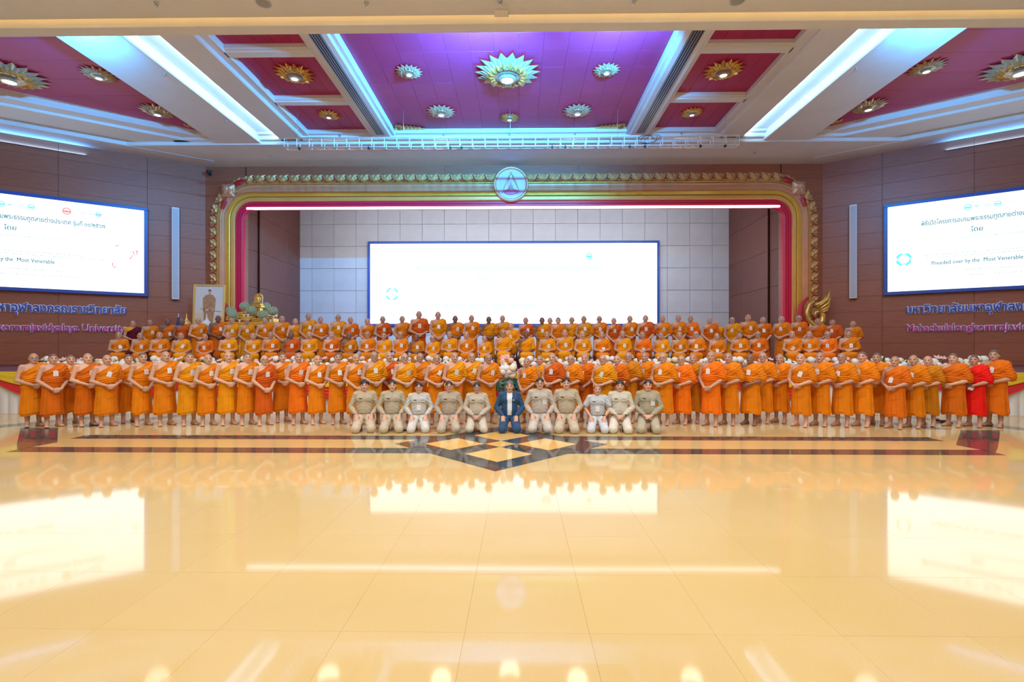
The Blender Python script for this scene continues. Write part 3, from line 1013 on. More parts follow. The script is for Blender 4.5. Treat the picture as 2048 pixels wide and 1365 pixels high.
UP = Vector((0, 0, 1))
e = placed('led_screen', Vector((1, 0, 0)), UP, Vector((0, -1, 0)), (-7.95, 27.30, 3.02), label='wide white display screen with a blue frame on the tiled stage wall', cat='screen')
screen(e, 15.9, 4.45, True, 0.14, None)
SW, SH = 6.5, 3.36
for side in (-1, 1):
    wm = wallspace(side)
    n = Vector(wm.col[1][:3])
    d = Vector(wm.col[0][:3])
    X = d if side > 0 else -d
    s0 = 2.19 if side > 0 else 2.12 + SW
    O = Vector((side * CX, WY, 0)) + d * s0 + n * 0.20 + UP * 3.95
    e = placed('led_screen', X, UP, n, O, label='bright display screen with lettering on the %s wood wall' % ('portrait-side' if side < 0 else 'finial-side'), cat='screen')
    screen(e, SW, SH, False, 0.13, None)
    # wall lettering: two raised lines with white outline
    s1 = 2.77 if side > 0 else 2.70 + 5.6
    O = Vector((side * CX, WY, 0)) + d * s1 + n * 0.03 + UP * 2.30
    e = placed('wall_lettering', X, UP, n, O, label='blue Thai and pink Latin raised lettering under the %s screen' % ('portrait-side' if side < 0 else 'finial-side'), cat='sign')
    for (s, c, zb, nm) in (('มหาวิทยาลัยมหาจุฬาลงกรณราชวิทยาลัย', (0.055, 0.10, 0.50), 0.78, 'blue'), ('Mahachulalongkornrajavidyalaya University', (0.62, 0.03, 0.28), 0.08, 'pink')):
        for (off, ext, mm, zz, part) in ((0.072, 0.012, mat('letter_outline', (0.90, 0.90, 1.0), 0.5), 0.012, 'outline'), (0.018, 0.012, mat('letter_' + nm, c, 0.4), 0.044, 'letters')):
            me = text_mesh(s, 1.0, offset=off, extrude=ext / 0.34)
            me.materials.clear()
            me.materials.append(mm)
            lo, hi = mesh_bounds(me)
            sc = 5.6 / (hi[0] - lo[0])
            ob('%s_line_%s' % (nm, part), me, e, (-lo[0] * sc, zb, zz), None, (sc, sc * (1.25 if nm == 'blue' else 1.15), sc))
    # tall white column speaker
    e = empty('column_speaker', (0, 0, 0), label='tall white column speaker beside the %s screen' % ('portrait-side' if side < 0 else 'finial-side'), cat='speaker')
    e.matrix_world = wm @ Matrix.Translation((1.06, 0.02, 3.75))
    MB().box((-0.13, 0.05, 0), (0.13, 0.25, 3.85), M_WHITE2, 0.012).obj('body', e)
    MB().box((-0.10, 0.251, 0.06), (0.10, 0.262, 3.79), mat('speaker_cloth', (0.62, 0.62, 0.68), 0.8, noise=0.1, scale=200)).obj('grille', e)
    for zz in (0.5, 3.3):
        MB().box((-0.05, -0.02, zz), (0.05, 0.06, zz + 0.12), M_ALU).obj('bracket', e)

# surveillance camera high in the corner
p = at_y(409, 341, 20.7)
e = empty('security_camera', (p.x, 21.0, p.z), label='small black camera high in the corner on the portrait side', cat='camera')
MB().lathe([(0.05, -0.12), (0.07, -0.10), (0.07, 0.10), (0.03, 0.14)], M_BLACK, 14, mx=Matrix.Rotation(math.radians(65), 4, 'X')).obj('housing', e)
MB().tube([(0, 0.02, 0.05), (0, 0.14, 0.14), (0, 0.2, 0.14)], 0.02, M_BLACK).obj('arm', e)

# white lighting truss in front of the arch wall
xl, xr = at_y(572, 285, 17.0).x, at_y(1475, 285, 17.0).x
tz0, tz1 = 8.66, 8.98
tr = empty('lighting_truss', ((xl + xr) / 2, 17.0, tz0), label='long white ladder truss hanging under the ceiling before the arch', cat='truss')
hw = (xr - xl) / 2
for y in (-0.13, 0.13):
    for z in (0, tz1 - tz0):
        MB().tube([(-hw, y, z), (hw, y, z)], 0.026, M_WHITE2, 8).obj('chord', tr)
nr = 36
rung = MB().tube([(0, -0.13, 0), (0, -0.13, tz1 - tz0)], 0.018, M_WHITE2, 6).tube([(0, 0.13, 0), (0, 0.13, tz1 - tz0)], 0.018, M_WHITE2, 6).tube([(0, -0.13, 0), (0, 0.13, 0)], 0.015, M_WHITE2, 6).tube([(0, -0.13, tz1 - tz0), (0, 0.13, tz1 - tz0)], 0.015, M_WHITE2, 6).mesh('rung')
diag = MB().tube([(0, -0.13, 0), (2 * hw / nr, 0.13, 0)], 0.012, M_WHITE2, 5).mesh('brace')
for k in range(nr + 1):
    x = -hw + 2 * hw * k / nr
    ob('rung', rung, tr, (x, 0, 0))
    if k < nr:
        ob('brace', diag, tr, (x, 0, 0))
for k in range(5):
    x = -hw + 0.4 + (2 * hw - 0.8) * k / 4
    MB().tube([(x, 0, tz1 - tz0), (x, 0, 10.02 - tz0)], 0.006, M_ALU, 5).obj('hanging_cable', tr)
for px in (602, 740, 902, 924, 1104, 1130, 1258, 1288, 1398, 1447):
    x = at_y(px, 293, 17.0).x
    MB().box((-0.035, -0.04, -0.06), (0.035, 0.04, 0.0), M_BLACK, 0.006).tube([(0, -0.035, -0.02), (0, -0.045, 0.03), (0, 0, 0.05), (0, 0.045, 0.03)], 0.01, M_BLACK, 6).obj('clamp', tr, loc=(x - tr.location.x, -0.13, -0.02))
mb = MB()
xc = at_y(1312, 283, 16.85).x
for k in range(3):
    mb.tube([(xc - 0.35 + 0.1 * k + 0.28 * math.cos(t * 0.7 + k), 16.82 - 0.02 * k, 8.84 + 0.15 * math.sin(t * 0.7 + k * 1.3)) for t in range(9)], 0.008, M_BLACK, 5)
o = mb.obj('cable_coil', None, label='loose black cable coiled on the end of the white truss', cat='cable')

# black spotlights on the far side of the soffit
lamp_m = MB().lathe([(0.07, 0.0), (0.09, 0.02), (0.09, 0.22), (0.06, 0.28), (0.02, 0.30)], M_BLACK, 14).mesh('can')
yoke_m = MB().tube([(-0.11, 0, 0.12), (-0.11, 0, 0.30), (0, 0, 0.34), (0.11, 0, 0.30), (0.11, 0, 0.12)], 0.012, M_BLACK, 6).tube([(0, 0, 0.33), (0, -0.40, 0.42)], 0.014, M_BLACK, 6).mesh('yoke')
for px, py in ((150, 66), (172, 69), (372, 66), (392, 66), (977, 61), (1028, 61), (1275, 58), (1320, 57), (1590, 54), (1610, 54), (1852, 46), (1893, 45)):
    p = at_y(px, py, 11.3)
    e = empty('spotlight', (p.x, 11.3, p.z), label='small black spotlight peeping below the far edge of the soffit', cat='spotlight', group='soffit spotlights')
    ob('can', lamp_m, e, None, (math.radians(25), math.radians(random.uniform(-30, 30)), 0))
    ob('yoke', yoke_m, e)
    # the lamps over the three big panels throw blue light up on them
    tgt = {150: (-15.0, 14.2), 172: (-13.0, 14.8), 977: (-2.8, 14.4), 1028: (-0.9, 14.8), 1275: (0.9, 14.8), 1320: (2.8, 14.2), 1852: (13.0, 14.8), 1893: (15.0, 14.2)}.get(px)
    if tgt:
        light('spotlight_beam', 'SPOT', (p.x, 11.42, p.z + 0.05), (3200 if px < 1100 else 2200) if 900 < px < 1400 else 800, (0.04, 0.42, 1.0), (tgt[0], tgt[1], 10.0), 0.08, spot=110, blend=1.0)

# ------------------------------------------------------------------ people: distance-field bodies
class Field:
    def __init__(self, lo, hi, h):
        self.lo, self.h = np.array(lo, dtype=np.float32), h
        n = [int(math.ceil((b - a) / h)) + 1 for a, b in zip(lo, hi)]
        self.n = n
        self.ax = [np.float32(lo[i]) + np.arange(n[i], dtype=np.float32) * np.float32(h) for i in range(3)]
        self.D = np.full(n, 1.0, dtype=np.float32)

    def sl(self, lo, hi, m=0.06):
        s = []
        for i in range(3):
            a = max(0, int((lo[i] - m - self.lo[i]) / self.h))
            b = min(self.n[i], int((hi[i] + m - self.lo[i]) / self.h) + 2)
            s.append(slice(a, max(a, b)))
        return tuple(s)

    def P(self, s):
        return (self.ax[0][s[0]][:, None, None], self.ax[1][s[1]][None, :, None], self.ax[2][s[2]][None, None, :])

    def put(self, s, d, k):
        a = self.D[s]
        if k > 0:
            h = np.maximum(k - np.abs(a - d), 0) / k
            self.D[s] = np.minimum(a, d) - h * h * k * 0.25
        else:
            self.D[s] = np.minimum(a, d)

    def cap(self, a, b, ra, rb, k=0.02):
        a, b = np.array(a, float), np.array(b, float)
        r = max(ra, rb)
        s = self.sl(np.minimum(a, b) - r, np.maximum(a, b) + r)
        X, Y, Z = self.P(s)
        ba = b - a
        L2 = max(float(ba @ ba), 1e-9)
        t = np.clip(((X - a[0]) * ba[0] + (Y - a[1]) * ba[1] + (Z - a[2]) * ba[2]) / L2, 0, 1)
        d = np.sqrt((X - a[0] - t * ba[0]) ** 2 + (Y - a[1] - t * ba[1]) ** 2 + (Z - a[2] - t * ba[2]) ** 2) - (ra + (rb - ra) * t)
        self.put(s, d.astype(np.float32), k)

    def ell(self, c, r, k=0.03, R=None):
        c, r = np.array(c, float), np.array(r, float)
        m = r.max() if R is not None else r
        s = self.sl(c - m, c + m)
        X, Y, Z = self.P(s)
        x, y, z = X - c[0], Y - c[1], Z - c[2]
        if R is not None:
            x, y, z = (R[0][0] * x + R[1][0] * y + R[2][0] * z, R[0][1] * x + R[1][1] * y + R[2][1] * z, R[0][2] * x + R[1][2] * y + R[2][2] * z)
        k0 = np.sqrt((x / r[0]) ** 2 + (y / r[1]) ** 2 + (z / r[2]) ** 2)
        k1 = np.sqrt((x / r[0] ** 2) ** 2 + (y / r[1] ** 2) ** 2 + (z / r[2] ** 2) ** 2) + 1e-6
        self.put(s, (k0 * (k0 - 1) / k1).astype(np.float32), k)

    def nets(self):
        D = self.D
        ins = D < 0
        c = [(i, j, k) for i in (0, 1) for j in (0, 1) for k in (0, 1)]
        nx, ny, nz = D.shape
        cnt = np.zeros((nx - 1, ny - 1, nz - 1), np.int8)
        for (i, j, k) in c:
            cnt += ins[i:nx - 1 + i, j:ny - 1 + j, k:nz - 1 + k]
        act = (cnt > 0) & (cnt < 8)
        idx = np.argwhere(act)
        vid = np.full(act.shape, -1, np.int64)
        vid[act] = np.arange(len(idx))
        acc = np.zeros((len(idx), 3))
        num = np.zeros(len(idx))
        for (i, j, k) in c:
            for ax in range(3):
                o = [i, j, k]
                if o[ax] == 1:
                    continue
                p = list(o)
                p[ax] = 1
                a = D[idx[:, 0] + o[0], idx[:, 1] + o[1], idx[:, 2] + o[2]]
                b = D[idx[:, 0] + p[0], idx[:, 1] + p[1], idx[:, 2] + p[2]]
                m = (a < 0) != (b < 0)
                t = np.where(m, a / np.where(m, a - b, 1), 0)
                q = np.zeros((len(idx), 3))
                for q_ in range(3):
                    q[:, q_] = o[q_]
                q[:, ax] += t
                acc += q * m[:, None]
                num += m
        V = (idx + acc / num[:, None]) * self.h + self.lo
        F = []
        for ax in range(3):
            u, v = (ax + 1) % 3, (ax + 2) % 3
            sa = [slice(None)] * 3
            sb = [slice(None)] * 3
            sa[ax] = slice(0, -1)
            sb[ax] = slice(1, None)
            e = ins[tuple(sa)] != ins[tuple(sb)]
            first = ins[tuple(sa)]
            q = np.argwhere(e)
            q = q[(q[:, u] > 0) & (q[:, v] > 0) & (q[:, u] < act.shape[u]) & (q[:, v] < act.shape[v])]
            f = first[q[:, 0], q[:, 1], q[:, 2]]
            ids = []
            for (du, dv) in ((-1, -1), (0, -1), (0, 0), (-1, 0)):
                r = q.copy()
                r[:, u] += du
                r[:, v] += dv
                ids.append(vid[r[:, 0], r[:, 1], r[:, 2]])
            Q = np.stack(ids, 1)
            Q[~f] = Q[~f][:, ::-1]
            F.append(Q)
        F = np.concatenate(F)
        F = F[(F >= 0).all(1)]
        return V, F

    def mesh(self, name, mats):
        V, F = self.nets()
        me = bpy.data.meshes.new(name)
        me.vertices.add(len(V))
        me.vertices.foreach_set('co', V.astype(np.float32).ravel())
        me.loops.add(len(F) * 4)
        me.loops.foreach_set('vertex_index', F.astype(np.int32).ravel())
        me.polygons.add(len(F))
        me.polygons.foreach_set('loop_start', np.arange(0, len(F) * 4, 4, dtype=np.int32))
        me.polygons.foreach_set('use_smooth', np.ones(len(F), dtype=bool))
        for m in mats:
            me.materials.append(m)
        me.update()
        me.validate()
        return me, V


def rotz(a):
    c, s = math.cos(a), math.sin(a)
    return np.array([[c, -s, 0], [s, c, 0], [0, 0, 1.0]])


HEADC = np.array([0.0, -0.005, 1.555])      # head frame origin, standing


def head(F, off, hy, w=1.0):
    R = rotz(hy)
    o = np.array(off) + HEADC

    def T(p):
        return o + R @ np.array(p, float)
    F.ell(T((0, 0.005, 0.022)), (0.079, 0.098, 0.098), 0.02, R)
    F.ell(T((0, -0.030, -0.045)), (0.062 * (0.6 + 0.4 * w), 0.068, 0.066), 0.03, R)
    F.ell(T((0, -0.075, -0.090)), (0.027, 0.022, 0.020), 0.03)
    F.cap(T((0, -0.094, 0.012)), T((0, -0.113, -0.026)), 0.008, 0.013, 0.015)
    F.ell(T((0, -0.104, -0.030)), (0.019, 0.013, 0.009), 0.008, R)
    F.ell(T((0, -0.094, -0.056)), (0.024, 0.012, 0.009), 0.008, R)
    for s in (-1, 1):
        F.ell(T((s * 0.036, -0.072, -0.020)), (0.024, 0.02, 0.018), 0.02, R)
        F.ell(T((s * 0.033, -0.084, 0.022)), (0.024, 0.012, 0.008), 0.012, R)
        F.ell(T((s * 0.081, 0.012, -0.008)), (0.010, 0.020, 0.033), 0.008, R)
    F.cap(np.array(off) + np.array((0, 0.022, 1.36)), T((0, 0.012, -0.04)), 0.060 * (0.7 + 0.3 * w), 0.054, 0.03)


def hand(F, wr, d, nrm, side, curl=0.5, spread=0.05, k=0.007):
    """wr wrist, d finger direction, nrm palm normal (towards what is held), side +1/-1 which way the thumb goes"""
    wr, d, nrm = np.array(wr, float), np.array(d, float), np.array(nrm, float)
    d /= np.linalg.norm(d)
    nrm -= d * (nrm @ d)
    nrm /= np.linalg.norm(nrm)
    lat = np.cross(d, nrm) * side
    F.cap(wr, wr + d * 0.03, 0.026, 0.027, 0.02)
    for i, ln in enumerate((0.072, 0.082, 0.077, 0.06)):
        o = (1.5 - i) * 0.019
        b = wr + d * 0.015 + lat * o * 0.6
        m = wr + d * 0.085 + lat * o
        F.cap(b, m, 0.016, 0.0125, 0.014)
        dd = d + lat * (1.5 - i) * spread
        dd /= np.linalg.norm(dd)
        a = curl * 0.6
        d1 = dd * math.cos(a) + nrm * math.sin(a)
        p1 = m + d1 * ln * 0.55
        a = curl * 1.5
        d2 = dd * math.cos(a) + nrm * math.sin(a)
        F.cap(m, p1, 0.0105, 0.0095, k)
        F.cap(p1, p1 + d2 * ln * 0.5, 0.0092, 0.0075, k)
    t0 = wr + d * 0.025 + lat * 0.022
    t1 = t0 + (d * 0.6 + lat * 0.7 + nrm * 0.2) * 0.045
    F.cap(t0, t1, 0.016, 0.0115, 0.012)
    F.cap(t1, t1 + (d * 0.9 + lat * 0.1 + nrm * 0.4) * 0.032, 0.0105, 0.008, k)


def torso(F, off, w, e=0.0):
    o = np.array(off)
    F.ell(o + (0, 0.005, 1.235), (0.160 * w + e, 0.108 * w + e, 0.20 + e), 0.05)
    for s in (-1, 1):
        F.cap(o + (0, 0.02, 1.385), o + (s * 0.165 * (0.6 + 0.4 * w), 0.015, 1.362), 0.052 + e, 0.052 + e, 0.05)
        F.ell(o + (s * 0.075 * w, -0.062 * w, 1.275), (0.075 * w + e, 0.045 + e, 0.06 + e), 0.04)
    F.ell(o + (0, -0.012 - 0.05 * (w - 1), 1.05), (0.148 * w + e, 0.112 * w + 0.10 * max(w - 1, 0) + e, 0.17 + e), 0.06)
    F.ell(o + (0, 0.01, 0.92), ((0.158 if e else 0.138) * w + e, (0.118 if e else 0.10) * w + e, 0.12 + e), 0.06)


def foot(F, ank, d, e=0.0):
    ank = np.array(ank, float)
    d = np.array(d, float)
    d /= np.linalg.norm(d)
    lat = np.array((d[1], -d[0], 0))
    heel = np.array((ank[0], ank[1], 0.032 + e)) - d * 0.035
    ball = np.array((ank[0], ank[1], 0.024 + e)) + d * 0.125
    F.cap(ank, heel, 0.036 + e, 0.032 + e, 0.02)
    F.cap(heel, ball, 0.031 + e, 0.023 + e, 0.03)
    F.cap(ank + d * 0.02, ball, 0.034 + e, 0.022 + e, 0.03)
    F.cap(heel + d * .1 + lat * .02, ball + lat * 0.022 - d * .01, 0.024 + e, 0.022 + e, 0.03)
    for i in range(5):
        o = (i - 2) * 0.0165
        p = ball + lat * o + d * 0.005
        ln = 0.048 - 0.006 * (i if ank[0] < 0 else 4 - i) * 1.0
        F.cap(p, p + d * ln, 0.012 + e, 0.0095 + e, 0.008)


def set_head_attr(me, V, off, hy):
    o = np.array(off) + HEADC
    L = (V - o) @ rotz(hy)
    L[V[:, 2] < o[2] - 0.17] = (0, 0, -9)
    at = me.attributes.new('hp', 'FLOAT_VECTOR', 'POINT')
    at.data.foreach_set('vector', L.astype(np.float32).ravel())


# skin: features of the face laid out in the head's own frame
def skin_material():
    m = bpy.data.materials.new('skin')
    m.use_nodes = True
    nt = m.node_tree
    L = nt.links
    b = nt.nodes['Principled BSDF']
    b.inputs['Roughness'].default_value = 0.5
    oi = N(nt, 'ShaderNodeObjectInfo')
    at = N(nt, 'ShaderNodeAttribute', attribute_name='hp')
    sp = N(nt, 'ShaderNodeSeparateXYZ')
    L.new(at.outputs['Vector'], sp.inputs[0])
    ab = N(nt, 'ShaderNodeMath', operation='ABSOLUTE')
    L.new(sp.outputs[0], ab.inputs[0])

    def blob(cx, cz, rx, rz, soft=0.25, ymax=-0.03):
        def term(src, c, r):
            s = N(nt, 'ShaderNodeMath', operation='SUBTRACT')
            L.new(src, s.inputs[0])
            s.inputs[1].default_value = c
            d = N(nt, 'ShaderNodeMath', operation='DIVIDE')
            L.new(s.outputs[0], d.inputs[0])
            d.inputs[1].default_value = r
            p = N(nt, 'ShaderNodeMath', operation='MULTIPLY')
            L.new(d.outputs[0], p.inputs[0])
            L.new(d.outputs[0], p.inputs[1])
            return p.outputs[0]
        a = N(nt, 'ShaderNodeMath', operation='ADD')
        L.new(term(ab.outputs[0], cx, rx), a.inputs[0])
        L.new(term(sp.outputs[2], cz, rz), a.inputs[1])
        r = N(nt, 'ShaderNodeMapRange', interpolation_type='SMOOTHSTEP')
        r.inputs[1].default_value = 1 + soft
        r.inputs[2].default_value = 1 - soft
        L.new(a.outputs[0], r.inputs[0])
        c = N(nt, 'ShaderNodeMath', operation='LESS_THAN')
        L.new(sp.outputs[1], c.inputs[0])
        c.inputs[1].default_value = ymax
        o = N(nt, 'ShaderNodeMath', operation='MULTIPLY')
        L.new(r.outputs[0], o.inputs[0])
        L.new(c.outputs[0], o.inputs[1])
        return o.outputs[0]

    def mix(fac, a, col, blend='MIX'):
        x = N(nt, 'ShaderNodeMix', data_type='RGBA', blend_type=blend)
        L.new(fac, x.inputs[0])
        L.new(a, x.inputs[6])
        x.inputs[7].default_value = col
        return x.outputs[2]
    c = oi.outputs['Color']
    # scalp
    sc = N(nt, 'ShaderNodeMapRange', interpolation_type='SMOOTHSTEP')
    yz = N(nt, 'ShaderNodeMath', operation='MULTIPLY_ADD')
    L.new(sp.outputs[1], yz.inputs[0])
    yz.inputs[1].default_value = 0.75
    L.new(sp.outputs[2], yz.inputs[2])
    sc.inputs[1].default_value = -0.006
    sc.inputs[2].default_value = 0.02
    L.new(yz.outputs[0], sc.inputs[0])
    sm = N(nt, 'ShaderNodeMath', operation='MULTIPLY')
    L.new(sc.outputs[0], sm.inputs[0])
    L.new(oi.outputs['Alpha'], sm.inputs[1])
    c = mix(sm.outputs[0], c, (0.030, 0.026, 0.028, 1))
    c = mix(blob(0.034, 0.033, 0.024, 0.0065, 0.5), c, (0.06, 0.035, 0.025, 1))
    c = mix(blob(0.032, 0.008, 0.018, 0.0085, 0.4), c, (0.12, 0.06, 0.045, 1))
    c = mix(blob(0.032, 0.007, 0.0075, 0.0075, 0.3), c, (0.015, 0.01, 0.01, 1))
    c = mix(blob(0.0, -0.058, 0.025, 0.0085, 0.5), c, (0.42, 0.13, 0.11, 1))
    c = mix(blob(0.0, -0.040, 0.014, 0.004, 0.5), c, (0.22, 0.09, 0.06, 1))
    L.new(c, b.inputs['Base Color'])
    b.inputs['Subsurface Weight'].default_value = 0.0
    return m


M_SKIN = skin_material()
M_ROBE = mat('robe_cloth', (1, 1, 1), 0.72, objcol=True, noise=0.16, scale=5.0, spec=0.2, bump=0.12, detail=5)
M_CLOTH = mat('uniform_cloth', (1, 1, 1), 0.75, objcol=True, noise=0.08, scale=9.0, sheen=0.1, bump=0.08)


def smooth(a, b, x):
    t = np.clip((x - a) / (b - a), 0, 1)
    return t * t * (3 - 2 * t)


def arms(F, off, w, sh_z, elbows, wrists, e=0.0, sides=(-1, 1), upto=2, r0=0.048, r1=0.040, r2=0.028):
    o = np.array(off)
    ws = 0.6 + 0.4 * w
    for i, s in enumerate((-1, 1)):
        if s not in sides:
            continue
        a = o + (s * 0.178 * ws, 0.015, sh_z)
        F.cap(a, elbows[i], (r0 + e) * ws, (r1 + e) * ws, 0.03)
        if upto > 1:
            mid = (np.array(elbows[i]) * 0.65 + np.array(wrists[i]) * 0.35)
            F.cap(elbows[i], mid, (r1 + e) * ws, (r1 * 0.98 + e) * ws, 0.02)
            F.cap(mid, wrists[i], (r1 * 0.98 + e) * ws, (r2 + e), 0.02)


def monk_standing(tag, w, hy, low):
    """returns body mesh, robe mesh; feet at origin, facing -Y, 1.675 m tall"""
    fy = -0.205 - 0.16 * (w - 1)
    hz = 0.835 if low else 0.925
    el = [(-0.248 * (0.5 + 0.5 * w), 0.01, 1.07), (0.248 * (0.5 + 0.5 * w), 0.01, 1.07)]
    wr = [(-0.075, fy + 0.012, hz + 0.035), (0.070, fy - 0.012, hz + 0.045)]
    F = Field((-0.42, -0.36, -0.01), (0.42, 0.26, 1.70), 0.008)
    head(F, (0, 0, 0), hy, w)
    torso(F, (0, 0, 0), w)
    arms(F, (0, 0, 0), w, 1.365, el, wr)
    hand(F, wr[0], (0.93, -0.12, -0.36), (0.1, 0.9, -0.2), 1, 0.45)
    hand(F, wr[1], (-0.88, -0.12, -0.48), (0.0, 0.95, -0.1), -1, 0.6)
    for s in (-1, 1):
        a = (s * 0.098, 0.02, 0.082)
        F.cap((s * 0.088, 0.0, 0.88), (s * 0.095, -0.01, 0.47), 0.066 * w, 0.054, 0.03)
        F.cap((s * 0.095, -0.01, 0.47), (s * 0.097, 0.022, 0.33), 0.054, 0.055, 0.03)
        F.cap((s * 0.097, 0.022, 0.33), a, 0.053, 0.035, 0.03)
        foot(F, a, (s * 0.32, -1, 0))
    me, V = F.mesh('body_' + tag, [M_SKIN])
    set_head_attr(me, V, (0, 0, 0), hy)
    # robe
    G = Field((-0.42, -0.36, 0.19), (0.44, 0.30, 1.47), 0.009)
    torso(G, (0, 0, 0), w, 0.020)
    sh = (0.178 * (0.6 + 0.4 * w), 0.015, 1.368)
    elb = np.array(el[1])
    G.cap(sh, elb * 0.86 + np.array(sh) * 0.14, 0.072, 0.083, 0.05)
    G.cap(elb * 0.7 + np.array(sh) * 0.3 + (0.01, 0.03, 0), elb + (0.0, 0.04, -0.01), 0.070, 0.060, 0.05)
    X, Y, Z = G.P((slice(None),) * 3)
    th = np.arctan2(X, -Y)
    wx = 0.5 + 0.5 * w
    for (hem, kx, inner) in ((0.315, 1.0, 0), (0.27, 0.93, 1)):
        t = np.clip((Z - hem) / (1.0 - hem), 0, 1)
        rx = (0.212 * (1 - t) + 0.172 * t) * wx * kx
        ry = (0.172 * (1 - t) + 0.135 * t) * (0.35 + 0.65 * w) * kx
        rr = np.sqrt((X / rx) ** 2 + ((Y - 0.01) / ry) ** 2)
        d = (rr - 1) * np.minimum(rx, ry)
        if not inner:
            d = d - 0.0055 * np.sin(7 * th + 2.0 * Z + w * 5) * (1 - t) - 0.003 * np.sin(15 * th + 1.0)
            flap = ((X > 0.045 + 0.05 * (1 - t)) & (Y < 0.02)).astype(np.float32)
            d = d + 0.013 * flap
            pouch = ((Z > 0.66 + 0.25 * X) & (Y < 0) & (X > -0.06) & (X < 0.12)).astype(np.float32)
            d = d - 0.008 * pouch
        cav = (rr - 1) * np.minimum(rx, ry) + 0.022
        d = np.maximum(d, hem + 0.02 * np.sin(2 * th + 1) - Z)
        d = np.maximum(d, Z - 1.04)
        d = np.maximum(d, -np.maximum(cav, Z - 0.70))
        G.put((slice(None),) * 3, d.astype(np.float32), 0.012 if inner else 0.03)
    D = G.D
    front = smooth(0.05, -0.05, Y)
    bandm = smooth(1.00, 1.03, Z) * smooth(1.155, 1.125, Z) * smooth(0.24, 0.18, np.abs(X))
    D -= bandm * (0.016 + 0.011 * np.sin(Z * 2 * math.pi / 0.044 + 3.0 * np.sin(X * 13 + w * 9)) * front)
    up = smooth(1.13, 1.18, Z)
    dg = (Z * 0.75 - X * 0.66)
    D -= up * 0.0042 * np.sin(dg * 2 * math.pi / 0.068 + 3 * np.sin(X * 9))
    st = ((X - 0.42 * (Z - 1.30) > 0.02) & (X < 0.168) & (Y < 0.03) & (Z > 1.17)).astype(np.float32)
    D -= 0.011 * st
    sl = smooth(0.17, 0.20, X) * smooth(1.35, 1.25, Z) * smooth(0.97, 1.03, Z)
    D -= sl * 0.006 * np.sin((Z * 0.9 + Y * 0.5) * 2 * math.pi / 0.05)
    nrm = (-0.17 * (X + 0.175 * wx) + 0.235 * (Z - 1.262)) / 0.29
    G.D = np.maximum(D, nrm - 0.004 * np.sin(X * 40)).astype(np.float32)
    rm, RV = G.mesh('robe_' + tag, [M_ROBE])
    return me, rm


def monk_seated(tag, w, hy, up_hands):
    """low seat, hips over origin, top of head 1.165"""
    o = np.array((0, 0.0, -0.51))
    el = [(-0.228 * (0.6 + 0.4 * w), 0.0, 0.595), (0.228 * (0.6 + 0.4 * w), 0.0, 0.595)]
    hz = 0.54 if up_hands else 0.48
    wr = [(-0.085, -0.215, hz + 0.03), (0.080, -0.235, hz + 0.04)]
    F = Field((-0.42, -0.70, -0.01), (0.42, 0.26, 1.19), 0.009)
    head(F, o, hy, w)
    torso(F, o, w)
    arms(F, o, w, 1.365, el, wr)
    hand(F, wr[0], (0.9, -0.3, -0.25), (0.1, 0.6, -0.7), 1, 0.45)
    hand(F, wr[1], (-0.88, -0.3, -0.25), (0.0, 0.6, -0.7), -1, 0.5)
    for s in (-1, 1):
        a = (s * 0.10, -0.40, 0.082)
        F.cap((s * 0.09, 0.02, 0.38), (s * 0.108, -0.42, 0.42), 0.078, 0.056, 0.03)
        F.cap((s * 0.108, -0.42, 0.42), (s * 0.105, -0.39, 0.28), 0.056, 0.054, 0.03)
        F.cap((s * 0.105, -0.39, 0.28), a, 0.052, 0.035, 0.03)
        foot(F, a, (s * 0.25, -1, 0))
    me, V = F.mesh('body_' + tag, [M_SKIN])
    set_head_attr(me, V, o, hy)
    G = Field((-0.44, -0.66, 0.10), (0.46, 0.30, 0.96), 0.011)
    torso(G, o, w, 0.020)
    sh = np.array((0.178 * (0.6 + 0.4 * w), 0.015, 1.368)) + o
    elb = np.array(el[1])
    G.cap(sh, elb * 0.86 + sh * 0.14, 0.066, 0.074, 0.04)
    G.cap(elb * 0.7 + sh * 0.3 + (0.0, 0.03, 0), elb + (0.0, 0.04, -0.02), 0.064, 0.056, 0.04)
    for s in (-1, 1):
        G.cap((s * 0.09, 0.02, 0.38), (s * 0.105, -0.43, 0.425), 0.105 * min(w, 1.06), 0.085, 0.06)
        G.cap((s * 0.105, -0.43, 0.42), (s * 0.10, -0.42, 0.20), 0.085, 0.092, 0.05)
    G.cap((0, -0.05, 0.38), (0, -0.43, 0.42), 0.10, 0.075, 0.06)
    G.cap((0, -0.43, 0.41), (0, -0.42, 0.20), 0.075, 0.085, 0.06)
    X, Y, Z = G.P((slice(None),) * 3)
    D = G.D
    Z1 = Z + 0.51
    bandm = smooth(1.00, 1.03, Z1) * smooth(1.155, 1.125, Z1) * smooth(0.26, 0.2, np.abs(X)) * smooth(-0.24, -0.2, Y)
    D -= bandm * (0.016 + 0.011 * np.sin(Z1 * 2 * math.pi / 0.044 + 3.0 * np.sin(X * 13 + w * 9)))
    up = smooth(1.13, 1.18, Z1)
    D -= up * 0.0042 * np.sin((Z1 * 0.75 - X * 0.66) * 2 * math.pi / 0.068 + 3 * np.sin(X * 9))
    st = ((X - 0.42 * (Z1 - 1.30) > 0.02) & (X < 0.168) & (Y < 0.03) & (Z1 > 1.17)).astype(np.float32)
    D -= 0.011 * st
    D -= 0.006 * smooth(0.50, 0.43, Z) * np.sin(X * 60 + 6 * Y)
    wx = 0.5 + 0.5 * w
    nrm = (-0.17 * (X + 0.175 * wx) + 0.235 * (Z1 - 1.262)) / 0.29
    G.D = np.maximum(np.maximum(D, nrm - 0.004 * np.sin(X * 40)), 0.13 - Z).astype(np.float32)
    rm, RV = G.mesh('robe_' + tag, [M_ROBE])
    return me, rm


